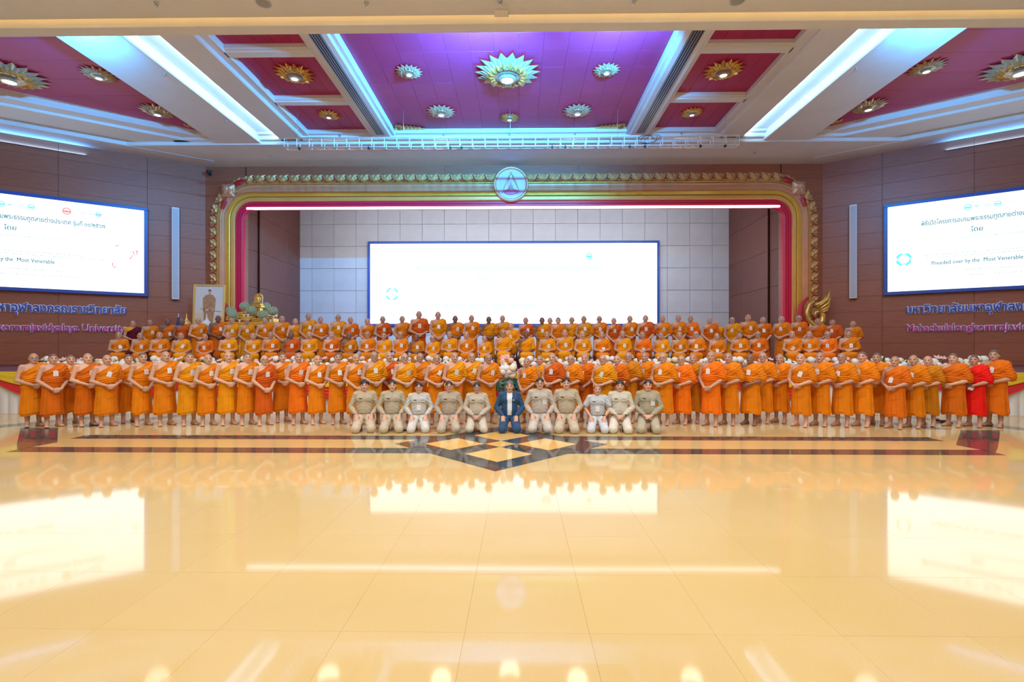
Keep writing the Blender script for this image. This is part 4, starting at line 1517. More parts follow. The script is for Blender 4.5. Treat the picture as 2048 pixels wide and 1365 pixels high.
KO = np.array((0, 0.14, -0.60))


def kneeler(tag, w, hy, clasp, short, jacket):
    """kneeling on heels, knees towards -Y; top of head 1.075"""
    o = KO
    W_ = 0.55 + 0.45 * w
    if clasp:
        el = [(-0.265 * W_, 0.12, 0.50), (0.265 * W_, 0.12, 0.50)]
        wr = [(-0.075, -0.09, 0.345), (0.070, -0.10, 0.35)]
    else:
        el = [(-0.285 * W_, 0.13, 0.50), (0.285 * W_, 0.13, 0.50)]
        wr = [(-0.155, -0.055, 0.345), (0.155, -0.055, 0.345)]
    kn = [(-0.155, -0.27, 0.085), (0.155, -0.27, 0.085)]
    F = Field((-0.42, -0.44, -0.01), (0.42, 0.56, 1.10), 0.008)
    head(F, o, hy, w)
    torso(F, o, w)
    arms(F, o, w, 1.365, el, wr)
    if clasp:
        hand(F, wr[0], (0.85, -0.4, -0.3), (0.1, 0.6, -0.75), 1, 0.45)
        hand(F, wr[1], (-0.85, -0.4, -0.3), (0.0, 0.6, -0.75), -1, 0.55)
    else:
        hand(F, wr[0], (0.12, -0.72, -0.62), (0.0, 0.55, -0.8), 1, 0.22, 0.10)
        hand(F, wr[1], (-0.12, -0.72, -0.62), (0.0, 0.55, -0.8), -1, 0.22, 0.10)
    legs = []
    for i, s in enumerate((-1, 1)):
        legs.append(((s * 0.10, 0.13, 0.28), kn[i], (s * 0.11, 0.20, 0.075)))
        F.cap(legs[i][0], kn[i], 0.082 * w, 0.062, 0.04)
        F.cap(kn[i], legs[i][2], 0.060, 0.045, 0.03)
        F.cap(legs[i][2], (s * 0.10, 0.42, 0.045), 0.042, 0.032, 0.03)
    me, V = F.mesh('body_' + tag, [M_SKIN])
    set_head_attr(me, V, o, hy)
    # trousers
    T = Field((-0.34, -0.44, -0.01), (0.34, 0.36, 0.52), 0.010)
    T.ell(o + (0, 0.01, 0.93), (0.172 * w, 0.134 * w, 0.135), 0.05)
    for i, s in enumerate((-1, 1)):
        T.cap(legs[i][0], kn[i], 0.104 * w, 0.088, 0.03)
        T.cap(kn[i], legs[i][2], 0.080, 0.068, 0.03)
    X, Y, Z = T.P((slice(None),) * 3)
    T.D += (-0.0022 * np.sin((Y * 0.6 + Z * 0.7 + np.abs(X) * 1.1) * 2 * math.pi / 0.10 + 5 * np.sin(9 * X))).astype(np.float32)
    T.D = np.maximum(np.maximum(T.D, Z - 0.405), 0.002 - Z)
    tm, TV = T.mesh('trousers_' + tag, [M_CLOTH])
    # shirt or jacket
    S = Field((-0.42, -0.26, 0.20), (0.42, 0.42, 0.90), 0.0085)
    torso(S, o, w, 0.017 if not jacket else 0.024)
    up = 1 if short else 2
    if short:
        el2 = [tuple(np.array(el[i]) * 0.62 + np.array((s * 0.178, 0.155, 0.765)) * 0.38 + (s * 0.02, 0, 0)) for i, s in enumerate((-1, 1))]
        arms(S, o, w, 1.365, el2, wr, 0.022, upto=1, r1=0.052)
    else:
        arms(S, o, w, 1.365, el, [tuple(np.array(wr[i]) * 0.94 + np.array(el[i]) * 0.06) for i in (0, 1)], 0.014 if not jacket else 0.020, r2=0.030)
    # collar
    c = o + HEADC
    for s in (-1, 1):
        S.cap(o + (s * 0.062, 0.03, 1.405), o + (s * 0.035, -0.072, 1.372), 0.018, 0.014, 0.008)
        S.cap(o + (s * 0.040, -0.072, 1.372), o + (s * 0.055, -0.100, 1.335), 0.013, 0.010, 0.006)
    S.cap(o + (-0.062, 0.04, 1.41), o + (0.062, 0.04, 1.41), 0.02, 0.02, 0.01)
    X, Y, Z = S.P((slice(None),) * 3)
    Zs = Z + 0.60
    S.D -= 0.0024 * np.sin((Zs * 1.1 + np.abs(X) * 0.8) * 2 * math.pi / 0.085 + 2.0 * np.sin(X * 11)) * smooth(0.02, 0.10, np.abs(X))
    if jacket:
        # open front
        cut = np.where((Y < 0.06 + 0.45 * np.clip(Zs - 1.25, 0, 0.2)) & (np.abs(X) < 0.046 + 0.03 * np.clip(Zs - 1.0, 0, .5)) & (Zs > 0.90), 0.01, -1).astype(np.float32)
        S.D = np.maximum(S.D, cut)
        S.D = np.maximum(S.D, 0.25 - Z)
    else:
        S.D += 0.003 * ((np.abs(X) < 0.006) & (Y < 0.1)).astype(np.float32)
        S.D = np.maximum(S.D, 0.372 - Z)
    # neck opening
    neck = np.sqrt(X ** 2 + (Y - o[1] - 0.005) ** 2) - 0.062
    S.D = np.maximum(S.D, np.where(Zs > 1.40, -neck, -1)).astype(np.float32)
    S.D = np.maximum(S.D, (Zs - 1.445) + 0 * X + 0 * Y).astype(np.float32)
    sm, SV = S.mesh(('jacket_' if jacket else 'shirt_') + tag, [M_CLOTH])
    inner = None
    if jacket:
        Q = Field((-0.24, -0.16, 0.34), (0.24, 0.40, 0.90), 0.010)
        torso(Q, o, w, 0.010)
        for s in (-1, 1):
            Q.cap(o + (s * 0.058, 0.03, 1.40), o + (s * 0.03, -0.07, 1.372), 0.015, 0.012, 0.008)
        X, Y, Z = Q.P((slice(None),) * 3)
        Q.D = np.maximum(Q.D, (Z + 0.6 - 1.42) + 0 * X + 0 * Y).astype(np.float32)
        inner, QV = Q.mesh('inner_shirt', [M_CLOTH])
    return me, sm, tm, inner


def hair_mesh(tag, off, hy, thick, fluffy, bald):
    H = Field((-0.14, -0.16 + off[1], 1.50 + off[2]), (0.14, 0.16 + off[1], 1.74 + off[2]), 0.007)
    o = np.array(off) + HEADC
    R = rotz(hy)
    H.ell(o + R @ np.array((0, 0.010, 0.026)), (0.081 + thick, 0.101 + thick, 0.099 + thick), 0, R)
    X, Y, Z = H.P((slice(None),) * 3)
    x, y, z = X - o[0], Y - o[1], Z - o[2]
    c, s = math.cos(-hy), math.sin(-hy)
    xl, yl = c * x - s * y, s * x + c * y
    H.D -= (0.004 + 0.004 * fluffy) * np.sin(xl * 70 + 30 * yl + 9 * z)
    cut = np.where(yl < -0.02, 0.062 - 0.4 * np.abs(xl) * (1 if not fluffy else .6) - z, -0.005 - z)
    cut = np.where((np.abs(xl) > 0.068) & (yl < 0.0), 0.02 - z, cut)
    H.D = np.maximum(H.D, cut).astype(np.float32)
    if bald:
        H.D = np.maximum(H.D, (z - 0.055) - 0.9 * (yl - 0.0)).astype(np.float32)
    m, _ = H.mesh('hair_' + tag, [mat('dark_hair', (0.018, 0.016, 0.018), 0.45, objcol=False, noise=0.3, scale=60) if tag != 'grey' else mat('grey_hair', (0.16, 0.155, 0.15), 0.5, noise=0.4, scale=70)])
    return m


# small wearables
M_CARD = mat('badge_card', (0.85, 0.85, 0.84), 0.35)
M_PRINT = mat('badge_print', (0.60, 0.56, 0.56), 0.6)
badge_me = MB().box((-0.043, -0.004, -0.062), (0.043, 0.0, 0.062), M_CARD, 0.002).box((-0.024, -0.0055, 0.012), (0.024, -0.004, 0.018), M_PRINT).box((-0.018, -0.0055, -0.012), (0.018, -0.004, -0.007), M_PRINT).box((-0.028, -0.0055, -0.044), (0.028, -0.004, -0.036), M_PRINT).box((-0.012, -0.008, 0.058), (0.012, 0.004, 0.085), mat('badge_clip', (0.75, 0.55, 0.5), 0.4)).mesh('name_badge')


def glasses_mesh():
    mb = MB()
    fr = mat('spectacle_frame', (0.03, 0.03, 0.04), 0.3)
    gl = bpy.data.materials.new('spectacle_lens')
    gl.use_nodes = True
    gb = gl.node_tree.nodes['Principled BSDF']
    gb.inputs['Base Color'].default_value = (0.75, 0.8, 0.9, 1)
    gb.inputs['Alpha'].default_value = 0.22
    gb.inputs['Roughness'].default_value = 0.05
    for s in (-1, 1):
        pts = [(s * 0.034 + 0.025 * math.cos(a), -0.108, 0.004 + 0.018 * math.sin(a)) for a in [2 * math.pi * k / 12 for k in range(13)]]
        mb.tube(pts, 0.0028, fr, 5)
        mb.add([(s * 0.034 + 0.024 * math.cos(2 * math.pi * k / 12), -0.108, 0.004 + 0.017 * math.sin(2 * math.pi * k / 12)) for k in range(12)], [list(range(12))], gl)
        mb.tube([(s * 0.059, -0.106, 0.008), (s * 0.086, -0.05, 0.006), (s * 0.088, 0.012, 0.0)], 0.0026, fr, 5)
    mb.tube([(-0.009, -0.108, 0.008), (0.009, -0.108, 0.008)], 0.0028, fr, 5)
    return mb.mesh('eyeglasses')


glasses_me = glasses_mesh()


def bvh(me):
    return BVHTree.FromPolygons([v.co.copy() for v in me.vertices], [tuple(p.vertices) for p in me.polygons])


def hit(b, x, z, fallback=-0.15):
    r = b.ray_cast(Vector((x, -1.0, z)), Vector((0, 1, 0)))
    if r[0] is None:
        return Vector((x, fallback, z)), Vector((0, -1, 0))
    # average the normal over the patch
    ns = Vector((0, 0, 0))
    ymin = r[0].y
    for dx in (-0.035, 0, 0.035):
        for dz in (-0.05, 0, 0.05):
            q = b.ray_cast(Vector((x + dx, -1.0, z + dz)), Vector((0, 1, 0)))
            if q[0] is not None:
                n = q[1] if q[1].y < 0 else -q[1]
                ns += n
    return r[0], (ns.normalized() if ns.length > 0 else Vector((0, -1, 0)))

# ------------------------------------------------------------------ people: who stands where
ONES = 'zeroth first second third fourth fifth sixth seventh eighth ninth tenth eleventh twelfth thirteenth fourteenth fifteenth sixteenth seventeenth eighteenth nineteenth'.split()
TENS = {2: ('twentieth', 'twenty'), 3: ('thirtieth', 'thirty'), 4: ('fortieth', 'forty')}


def ordw(n):
    if n < 20:
        return ONES[n]
    t, u = divmod(n, 10)
    return TENS[t][0] if u == 0 else TENS[t][1] + '-' + ONES[u]


TONE = {'o': ('orange', (0.84, 0.235, 0.003)), 'd': ('deep orange', (0.78, 0.165, 0.004)), 'r': ('rust orange', (0.70, 0.120, 0.008)), 'y': ('amber', (0.88, 0.33, 0.003)),
        'c': ('ochre', (0.66, 0.225, 0.006)), 'b': ('bright orange', (0.95, 0.19, 0.004)), 'S': ('scarlet', (0.88, 0.012, 0.006)), 'M': ('maroon', (0.13, 0.008, 0.028))}
# each entry: x, y of the top of the head in the photograph, tone, marks
# marks: g glasses, n no badge, h heavy, s slim, k dark skin, f dark cropped hair, t tilted badge, l low badge, B stands further back, w hands low
FRONT = """67 707 o gnh;106 708 d fw;141 710 o f;175 707 d hw;214 710 o ht;257 709 o fB;285 705.5 o fs;331 703 o h;378.5 705.5 y hf;416 709 o;456.5 704 y;494.5 705.5 o f;
528.6 711 r gs;564.6 705.5 o fB;597 705.5 b;634.5 711 o;675.6 705.5 o f;712 707.5 o w;748 703 y g;778 704 r s;809 707 y g;840 706 o gt;873 709 o gt;909 705 y;943 705.6 y gth;977 708 o g;
1054 716 o s;1080 711.3 y B;1105 706.5 r;1142 710 o g;1170 708 d w;1206 710 y ght;1234.5 710.6 d s;1257.6 704.5 c gnB;1289.4 704.5 o B;1326 706.5 o gh;1363 711.3 b gh;1386.4 708 c nB;
1422 703.4 b w;1457 706 o h;1500.6 708 o hkw;1526 705 o gnB;1560 708 o;1601.7 707.5 o t;1640 704.5 o;1684 706 o g;1724.7 703.4 o f;1754 706 o nfB;1790 713 d l;1827 710.5 o;1856 712.5 c nB;1906.7 707 d fnh;1948.4 710.5 S fn;1988.7 700 d hf"""
TOP = """266 642 M n;300 639.7 o;335.7 638 d lk;364 637.3 r gnk;396.4 635.4 o;436.5 631.3 d hk;463.4 636 y;493.3 637 y g;529 635.6 o;564 631.7 o;590.5 637.3 y n;617 626.3 y;641 633.8 o;676.4 629 y g;701 634.3 d;
734.6 637 o n;765.4 632.7 r;804.4 632.2 o n;838 622.5 r h;876 623.6 y;910.4 631.7 o k;943 630.6 o;977.6 633.3 y nk;1005 631 y nB;1051.4 635 r;1084 635 y k;1100 635.4 o nB;1116.3 635 o nf;1143.5 634.3 y gn;1167.6 632.2 y;
1198.7 632.2 o g;1227.7 636 r;1259.7 631.7 o;1291 630.6 r;1324.7 631.7 o;1356.3 630.6 o;1380.8 631.7 b B;1419.5 635 d;1434 642 y nB;1464.6 634.3 y gt;1496 629 o;1526 634.3 d;1563 632.2 o;1597.5 630.6 d g;1635.5 637 d n;1665.3 638 r f;1706 642.4 o n"""
MID = """237.7 664 o;280.4 665.5 o;319 664 o;362 665.5 y t;409.8 667.6 d;456 664 y;506 666 y;541.6 663.3 o;582.4 662.8 r k;618.4 663.3 y;663.5 662.8 d;698 665 c k;734.4 662.8 o g;767.4 666 y;800.7 663.3 o g;
833 668.7 c k;865 671 y g;899 662.3 y;932.5 663.3 o;969 671.4 y;1006 659 y gn;1052 660.7 y nk;1094 662.8 y;1129.6 659 y;1165 662.3 y;1203.4 662.8 o l;1245 661.7 y;1285 663.3 b l;1322 665 y;1358.8 664 c;1392 662.3 o g;
1433.6 666.6 o l;1478.8 663.3 o f;1515.6 662.3 d g;1584 661.7 o tl;1618.4 662.3 o;1655 662.3 b g;1697.5 659.6 o f"""


def parse(s):
    out = []
    for e in s.replace('\n', '').split(';'):
        q = e.split()
        out.append((float(q[0]), float(q[1]), q[2], q[3] if len(q) > 3 else ''))
    return out


STAND = {}
for side, hy in (('L', -0.16), ('R', 0.22)):
    for b, w, low in (('s', 0.92, True), ('m', 1.03, False), ('h', 1.20, False), ('w', 1.05, True)):
        STAND[side + b] = monk_standing(side + b, w, hy, low)
SEAT = {'s': monk_seated('seat_s', 0.94, 0.05, False), 'm': monk_seated('seat_m', 1.04, -0.08, True), 'h': monk_seated('seat_h', 1.08, 0.0, False)}
BVH = {}


def tree(me):
    if me.name not in BVH:
        BVH[me.name] = bvh(me)
    return BVH[me.name]


def skin(marks, i):
    r = random.Random(i * 7 + len(marks))
    if 'k' in marks:
        b = (0.26, 0.125, 0.085)
    else:
        b = (0.66, 0.37, 0.245)
    k = r.uniform(0.82, 1.10)
    st = r.uniform(0.16, 0.36)
    if 'f' in marks:
        st = 0.80
    return (b[0] * k, b[1] * k * r.uniform(.95, 1.04), b[2] * k, st)


def add_badge(root, robe_me, marks, i, dz=0.0):
    r = random.Random(i * 13 + 5)
    x = r.uniform(-0.015, 0.055)
    z = (1.215 if 'l' not in marks else 1.12) + r.uniform(-0.02, 0.025) + dz
    p, n = hit(tree(robe_me), x, z)
    o = ob('name_badge', badge_me, root)
    q = n.to_track_quat('-Y', 'Z').to_matrix().to_4x4()
    o.matrix_local = Matrix.Translation(p + n * 0.012) @ q @ Matrix.Rotation(math.radians(r.uniform(-6, 6) + (22 if 't' in marks else 0)), 4, 'Y')


def add_glasses(root, off, hy):
    o = ob('eyeglasses', glasses_me, root)
    c = np.array(off) + HEADC
    o.matrix_local = Matrix.Translation(Vector(c)) @ Matrix.Rotation(hy, 4, 'Z')


def to_cam(x, y):
    return math.atan2(CAMX - x, y)


FOOTY = [(0, 857), (67, 856), (200, 854), (340, 853.5), (600, 851), (1000, 849.5), (1400, 852), (1600, 853.5), (1750, 857), (1990, 861), (2048, 862)]


def lerp_tab(tab, x):
    for (a, u), (b, v) in zip(tab[:-1], tab[1:]):
        if a <= x <= b:
            return u + (v - u) * (x - a) / (b - a)
    return tab[-1][1]


def traits(marks, badge=True):
    if 'g' in marks:
        return 'bespectacled '
    if 'f' in marks:
        return 'dark-haired '
    if 'h' in marks:
        return 'stout '
    if 'k' in marks:
        return 'dark-skinned '
    if 's' in marks:
        return 'slim '
    return ''


# steps forward or back (m) so that neighbours stand shoulder to shoulder without running into each other
OFF_F = dict(enumerate([0.0, -0.1, 0.35, 0.0, -0.1, 0.45, 0.0, 0.0, 0.0, -0.05, 0.0, 0.0, -0.1, 0.4, 0.0, 0.0, 0.0, -0.05, -0.1, 0.35, 0.0, 0.45, 0.0, -0.05, 0.4, 0.0, 0.0, 0.3, -0.1, 0.0, 0.25, -0.15, 0.05, 0.3, 0.4, -0.05, 0.05, 0.3, -0.15, 0.0, 0.0, 0.3, 0.35, -0.15, 0.0, 0.0, 0.05, 0.3, -0.15, 0.0, 0.3, 0.25, 0.25, 0.3]))
OFF_T = dict(enumerate([0.0, 0.0, 0.0, 0.0, 0.0, 0.0, -0.06, 0.0, 0.0, 0.0, 0.0, 0.0, -0.06, 0.0, -0.06, 0.0, 0.0, 0.0, 0.0, 0.0, 0.0, 0.0, 0.0, 0.42, 0.0, -0.06, 0.42, -0.18, 0.12, -0.12, 0.12, -0.12, 0.06, -0.18, 0.0, 0.12, 0.42, 0.0, 0.42, 0.0, 0.0, 0.12, 0.06, 0.0, 0.0, 0.06, 0.0]))
OFF_M = {18: -0.05, 23: 0.1, 24: -0.05, 30: 0.05}


def front_pose(i, off):
    px, py, tn, mk = fr[i]
    side = 'L' if px < 1015 else 'R'
    y = FPX * CAMH / (lerp_tab(FOOTY, px) - 2.5 - HOR) + off
    p = CP + ray(px, HOR) * y
    sc = (CAMH - (py - HOR) / FPX * y) / 1.675
    dl = math.radians(20) if side == 'L' else math.radians(-24)
    if 860 < px < 1000:
        dl = math.radians(18)
    return p.x, p.y, sc, to_cam(p.x, p.y) + dl + random.Random(i * 3 + 1).uniform(-.05, .05), side


def top_pose(i, off):
    px, py, tn, mk = top[i]
    pt = at_y(px, py, YT + off)
    side = 'L' if (px < 1400 or i % 3) else 'R'
    return pt.x, pt.y, (pt.z - SZ) / 1.675, to_cam(pt.x, pt.y) + math.radians(11 if side == 'L' else -13) + random.Random(i * 5 + 2).uniform(-.04, .04), side


def mid_pose(i, off):
    px, py, tn, mk = mid[i]
    pt = at_y(px, py, (14.75 if 'E' not in mk else 15.75) + off)
    base = SZ if 'E' not in mk else pt.z - 1.165 * 0.98
    return pt.x, pt.y, (pt.z - base) / 1.165, to_cam(pt.x, pt.y) * 0.9 + random.Random(i * 7 + 3).uniform(-.04, .06), base


fr = parse(FRONT)
mid_i = [i for i, e in enumerate(fr) if e[0] < 1015][-1]
for i, (px, py, tn, mk) in enumerate(fr):
    side = 'L' if px < 1015 else 'R'
    wx_, wy_, sc, yaw, side = front_pose(i, OFF_F.get(i, 0.32 if 'B' in mk else 0.0))
    p = Vector((wx_, wy_, 0))
    b = 'h' if 'h' in mk else ('s' if 's' in mk else ('w' if 'w' in mk else 'm'))
    me, rm = STAND[side + b]
    k = (mid_i - i + 1) if side == 'L' else (i - mid_i)
    nm, col = TONE[tn]
    if tn == 'S':
        lab = 'dark-haired monk in a plain scarlet robe holding folded paper, front row'
    else:
        lab = '%smonk in %s robe%s, front row, %s from centre flowers, %s end' % (traits(mk), nm, '' if 'n' in mk else ' with badge', ordw(k), 'portrait' if side == 'L' else 'finial')
    o = ob('person', me, None, (p.x, p.y, 0), (0, 0, yaw), (sc * 1.03, sc * 1.03, sc), lab, 'person', 'monks standing in the front row', color=skin(mk, i))
    rc = random.Random(i)
    v = rc.uniform(0.93, 1.05)
    rb = ob('robe', rm, o, color=(min(col[0] * v, 1), col[1] * v, col[2], 1))
    if 'n' not in mk:
        add_badge(rb, rm, mk, i)
    if 'g' in mk:
        add_glasses(o, (0, 0, 0), -0.16 if side == 'L' else 0.22)
    if tn == 'S':
        MB().box((-0.045, -0.004, -0.03), (0.045, 0.004, 0.03), M_CARD).obj('folded_paper', o, loc=(0.05, -0.265, 0.90), rot=(0.3, 0.35, 0.3))
        MB().lathe([(0.176, 1.045), (0.182, 1.05), (0.182, 1.15), (0.176, 1.155)], mat('crimson_sash', (0.5, 0.01, 0.05), 0.6), 28, mx=Matrix.Scale(0.82, 4, (0, 1, 0))).obj('waist_sash', o)
    if i == 2:
        p_, n_ = hit(tree(me), -0.205, 1.24)
        MB().box((-0.03, -0.002, -0.03), (0.03, 0.002, 0.03), mat('tattoo_ink', (0.28, 0.17, 0.13), 0.6)).obj('tattoo', o, loc=p_ + n_ * 0.001, rot=n_.to_track_quat('-Y', 'Z').to_euler())

YT = 17.0
top = parse(TOP)
for i, (px, py, tn, mk) in enumerate(top):
    wx_, wy_, sc, yaw, side = top_pose(i, OFF_T.get(i, 0.42 if 'B' in mk else 0.0))
    pt = Vector((wx_, wy_, 0))
    b = 'h' if 'h' in mk else ('m', 'w', 'm', 's')[i % 4]
    me, rm = STAND[side + b]
    nm, col = TONE[tn]
    if tn == 'M':
        lab = 'monk in maroon shawl over a yellow vest standing at the end of the back row'
    else:
        lab = '%smonk in %s robe%s in back row, %s from the maroon-shawled monk' % (traits(mk), nm, '' if 'n' in mk else ' with badge', ordw(i))
    o = ob('person', me, None, (pt.x, pt.y, SZ), (0, 0, yaw), (sc * 1.03, sc * 1.03, sc), lab, 'person', 'monks standing in the back row', color=skin(mk, 100 + i))
    v = random.Random(50 + i).uniform(0.93, 1.05)
    rb = ob('robe', rm, o, color=(min(col[0] * v, 1), col[1] * v, col[2], 1))
    if 'n' not in mk:
        add_badge(rb, rm, mk, 100 + i)
    if 'g' in mk:
        add_glasses(o, (0, 0, 0), -0.16 if side == 'L' else 0.22)
    if tn == 'M':
        Vf = Field((-0.30, -0.2, 0.95), (0.30, 0.2, 1.46), 0.010)
        torso(Vf, (0, 0, 0), 1.03, 0.013)
        Vf.cap((-0.17, 0.015, 1.365), (-0.20, 0.015, 1.30), 0.066, 0.062, 0.04)
        X, Y, Z = Vf.P((slice(None),) * 3)
        Vf.D = np.maximum(Vf.D, (np.sqrt(X ** 2 + Y ** 2) * -1 + 0.072) + np.where(Z > 1.40, 0, -1)).astype(np.float32)
        vm, _ = Vf.mesh('yellow_vest', [M_ROBE])
        ob('yellow_vest', vm, o, color=(0.92, 0.42, 0.01, 1))

# low chairs on the stage
M_CHW = mat('chair_wood', (0.10, 0.035, 0.02), 0.35)
M_CHF = mat('chair_fabric', (0.30, 0.10, 0.05), 0.8, noise=0.3, scale=30)
CH = {
    'seat': MB().box((-0.205, -0.24, 0.20), (0.205, 0.24, 0.285), M_CHF, 0.02).mesh('seat'),
    'backrest': MB().box((-0.20, 0.225, 0.27), (0.20, 0.275, 0.64), M_CHF, 0.02).mesh('backrest'),
    'leg': MB().box((-0.02, -0.02, 0.0), (0.02, 0.02, 0.21), M_CHW, 0.004).mesh('leg'),
    'armrest': MB().box((-0.010, -0.20, 0.40), (0.010, 0.26, 0.43), M_CHW, 0.004).box((-0.009, -0.19, 0.20), (0.009, -0.165, 0.41), M_CHW, 0.003).box((-0.009, 0.225, 0.20), (0.009, 0.25, 0.41), M_CHW, 0.003).mesh('armrest'),
}


def chair(x, y, z, yaw, sc, label):
    e = empty('low_armchair', (x, y, z), (0, 0, yaw), label=label, cat='chair', group='low chairs on the stage')
    e.scale = (sc, sc, sc)
    ob('seat', CH['seat'], e)
    ob('backrest', CH['backrest'], e)
    for s in (-1, 1):
        for q in (-1, 1):
            ob('leg', CH['leg'], e, (s * 0.185, q * 0.21, 0))
        ob('armrest', CH['armrest'], e, (s * 0.229, 0, 0))
    return e


mid = parse(MID) + [(1022.0, 646.0, 'y', 'E')]
for i, (px, py, tn, mk) in enumerate(mid):
    wx_, wy_, sc, yaw, base = mid_pose(i, OFF_M.get(i, 0.0))
    pt = Vector((wx_, wy_, 0))
    b = ('m', 's', 'm', 'h', 's')[i % 5]
    if px in (1006.0, 1052.0):
        b = 's'
    me, rm = SEAT[b]
    nm, col = TONE[tn]
    if 'E' in mk:
        lab = 'elder monk in amber robe seated on a raised chair behind the two middle monks'
    else:
        lab = '%smonk in %s robe%s, seated middle row, %s from the portrait end' % (traits(mk), nm, '' if 'n' in mk else ' with badge', ordw(i + 1))
    o = ob('person', me, None, (pt.x, pt.y, base), (0, 0, yaw), (sc * 1.0, sc * 1.0, sc), lab, 'person', 'monks seated in the middle row', color=skin(mk, 200 + i))
    v = random.Random(90 + i).uniform(0.93, 1.05)
    rb = ob('robe', rm, o, color=(min(col[0] * v, 1), col[1] * v, col[2], 1))
    if 'n' not in mk:
        add_badge(rb, rm, mk, 200 + i, -0.51)
    if 'g' in mk:
        add_glasses(o, (0, 0, -0.51), {'s': 0.05, 'm': -0.08, 'h': 0.0}[b])
    if 'E' in mk:
        MB().box((-0.45, -0.62, SZ), (0.45, 0.45, base), M_STG, 0.01).obj('dais', None, loc=(pt.x, pt.y, 0), label='low carpeted dais under the raised chair of the elder monk', cat='platform')
        cl = 'low wooden armchair on the dais behind the middle monks'
    else:
        cl = 'low wooden armchair under the %s seated monk from the portrait end' % ordw(i + 1)
    chair(pt.x, pt.y + 0.02, base, yaw, sc, cl)

# ------------------------------------------------------------------ kneeling laymen
KN = {'a': kneeler('apart', 1.02, -0.02, False, False, False), 'c': kneeler('clasped', 1.04, 0.03, True, False, False),
      's': kneeler('short_sleeve', 1.00, 0.0, False, True, False), 'j': kneeler('suit', 1.03, 0.0, False, False, True)}
KHY = {'a': -0.02, 'c': 0.03, 's': 0.0, 'j': 0.0}
HAIR = {'f': hair_mesh('full', tuple(KO), 0, 0.010, 1, False), 'n': hair_mesh('neat', tuple(KO), 0, 0.003, 0, False), 'g': hair_mesh('grey', tuple(KO), 0, 0.004, 1, False), 'b': hair_mesh('bald', tuple(KO), 0, 0.001, 0, True)}
M_EPA = mat('epaulette_gold', (0.72, 0.55, 0.10), 0.5)
M_PLATE = mat('name_plate_dark', (0.05, 0.04, 0.035), 0.4)
M_RIB = mat('ribbon_bar', (0.70, 0.62, 0.50), 0.5, noise=0.6, scale=90)
M_BELT = mat('belt_khaki', (0.42, 0.36, 0.25), 0.6)
M_BUCK = mat('brass_buckle', (0.75, 0.58, 0.25), 0.3, metal=0.8)
M_SOCK = mat('dark_sock', (0.015, 0.02, 0.05), 0.8)
epa = MB().box((-0.062, -0.028, -0.004), (0.062, 0.028, 0.006), M_EPA, 0.004).mesh('epaulette')
plate = MB().box((-0.034, -0.004, -0.008), (0.034, 0.0, 0.008), M_PLATE).mesh('name_plate')
ribbon = MB().box((-0.036, -0.004, -0.011), (0.036, 0.0, 0.011), M_RIB).mesh('ribbon_bar')
pocket = MB().box((-0.055, -0.005, -0.014), (0.055, 0.0, 0.014), M_CLOTH, 0.002).mesh('pocket_flap')
button = MB().lathe([(0.007, 0), (0.006, 0.004)], M_BUCK, 8, mx=Matrix.Rotation(math.radians(90), 4, 'X')).mesh('button')
watch = MB().lathe([(0.040, -0.012), (0.043, -0.010), (0.043, 0.010), (0.040, 0.012)], M_BLACK, 16).mesh('wristwatch')
belt = MB().lathe([(0.176, 0.37), (0.180, 0.372), (0.180, 0.402), (0.176, 0.404)], M_BELT, 32, mx=Matrix.Translation((0, 0.15, 0)) @ Matrix.Scale(0.79, 4, (0, 1, 0))).mesh('belt')
KROW = [(728.4, 760.7, 'a', (0.52, 0.42, 0.29), 'f', '', 'young layman in beige uniform with fluffy dark hair kneeling before the orange-robed monks'),
        (784, 760.7, 'a', (0.48, 0.41, 0.29), 'n', 'w', 'kneeling layman in plain beige uniform with a black wristwatch'),
        (837.3, 765.5, 'a', (0.58, 0.57, 0.53), 'n', 'gB', 'bespectacled kneeling layman in light grey uniform with a badge low on his chest'),
        (898, 762.8, 'a', (0.46, 0.38, 0.29), 'n', 'gm', 'kneeling layman in taupe uniform with two small gold medals on his pockets'),
        (953.5, 765.5, 'c', (0.55, 0.48, 0.38), 'n', 'g', 'bespectacled kneeling layman in grey-beige uniform with clasped hands beside the navy suit'),
        (1019.2, 762.8, 'j', (0.012, 0.065, 0.16), 'g', '', 'grey-haired layman in navy suit and open white shirt kneeling in the middle'),
        (1080, 756, 'a', (0.52, 0.46, 0.40), 'n', 'gP', 'kneeling layman in grey uniform with a badge on his pocket beside the navy suit'),
        (1132.9, 756, 'a', (0.50, 0.42, 0.30), 'n', '', 'tall kneeling layman in beige uniform between grey uniform and short sleeves'),
        (1195.2, 770, 's', (0.55, 0.57, 0.60), 'b', 'Bw', 'balding kneeling layman in pale blue-grey short-sleeved uniform with yellow epaulettes'),
        (1240, 761.4, 'c', (0.63, 0.58, 0.47), 'f', 'w', 'kneeling layman in cream uniform with clasped hands and a wristwatch'),
        (1296.3, 760, 'c', (0.40, 0.35, 0.24), 'n', 'P', 'kneeling layman in khaki uniform with clasped hands and a badge, end of the row')]
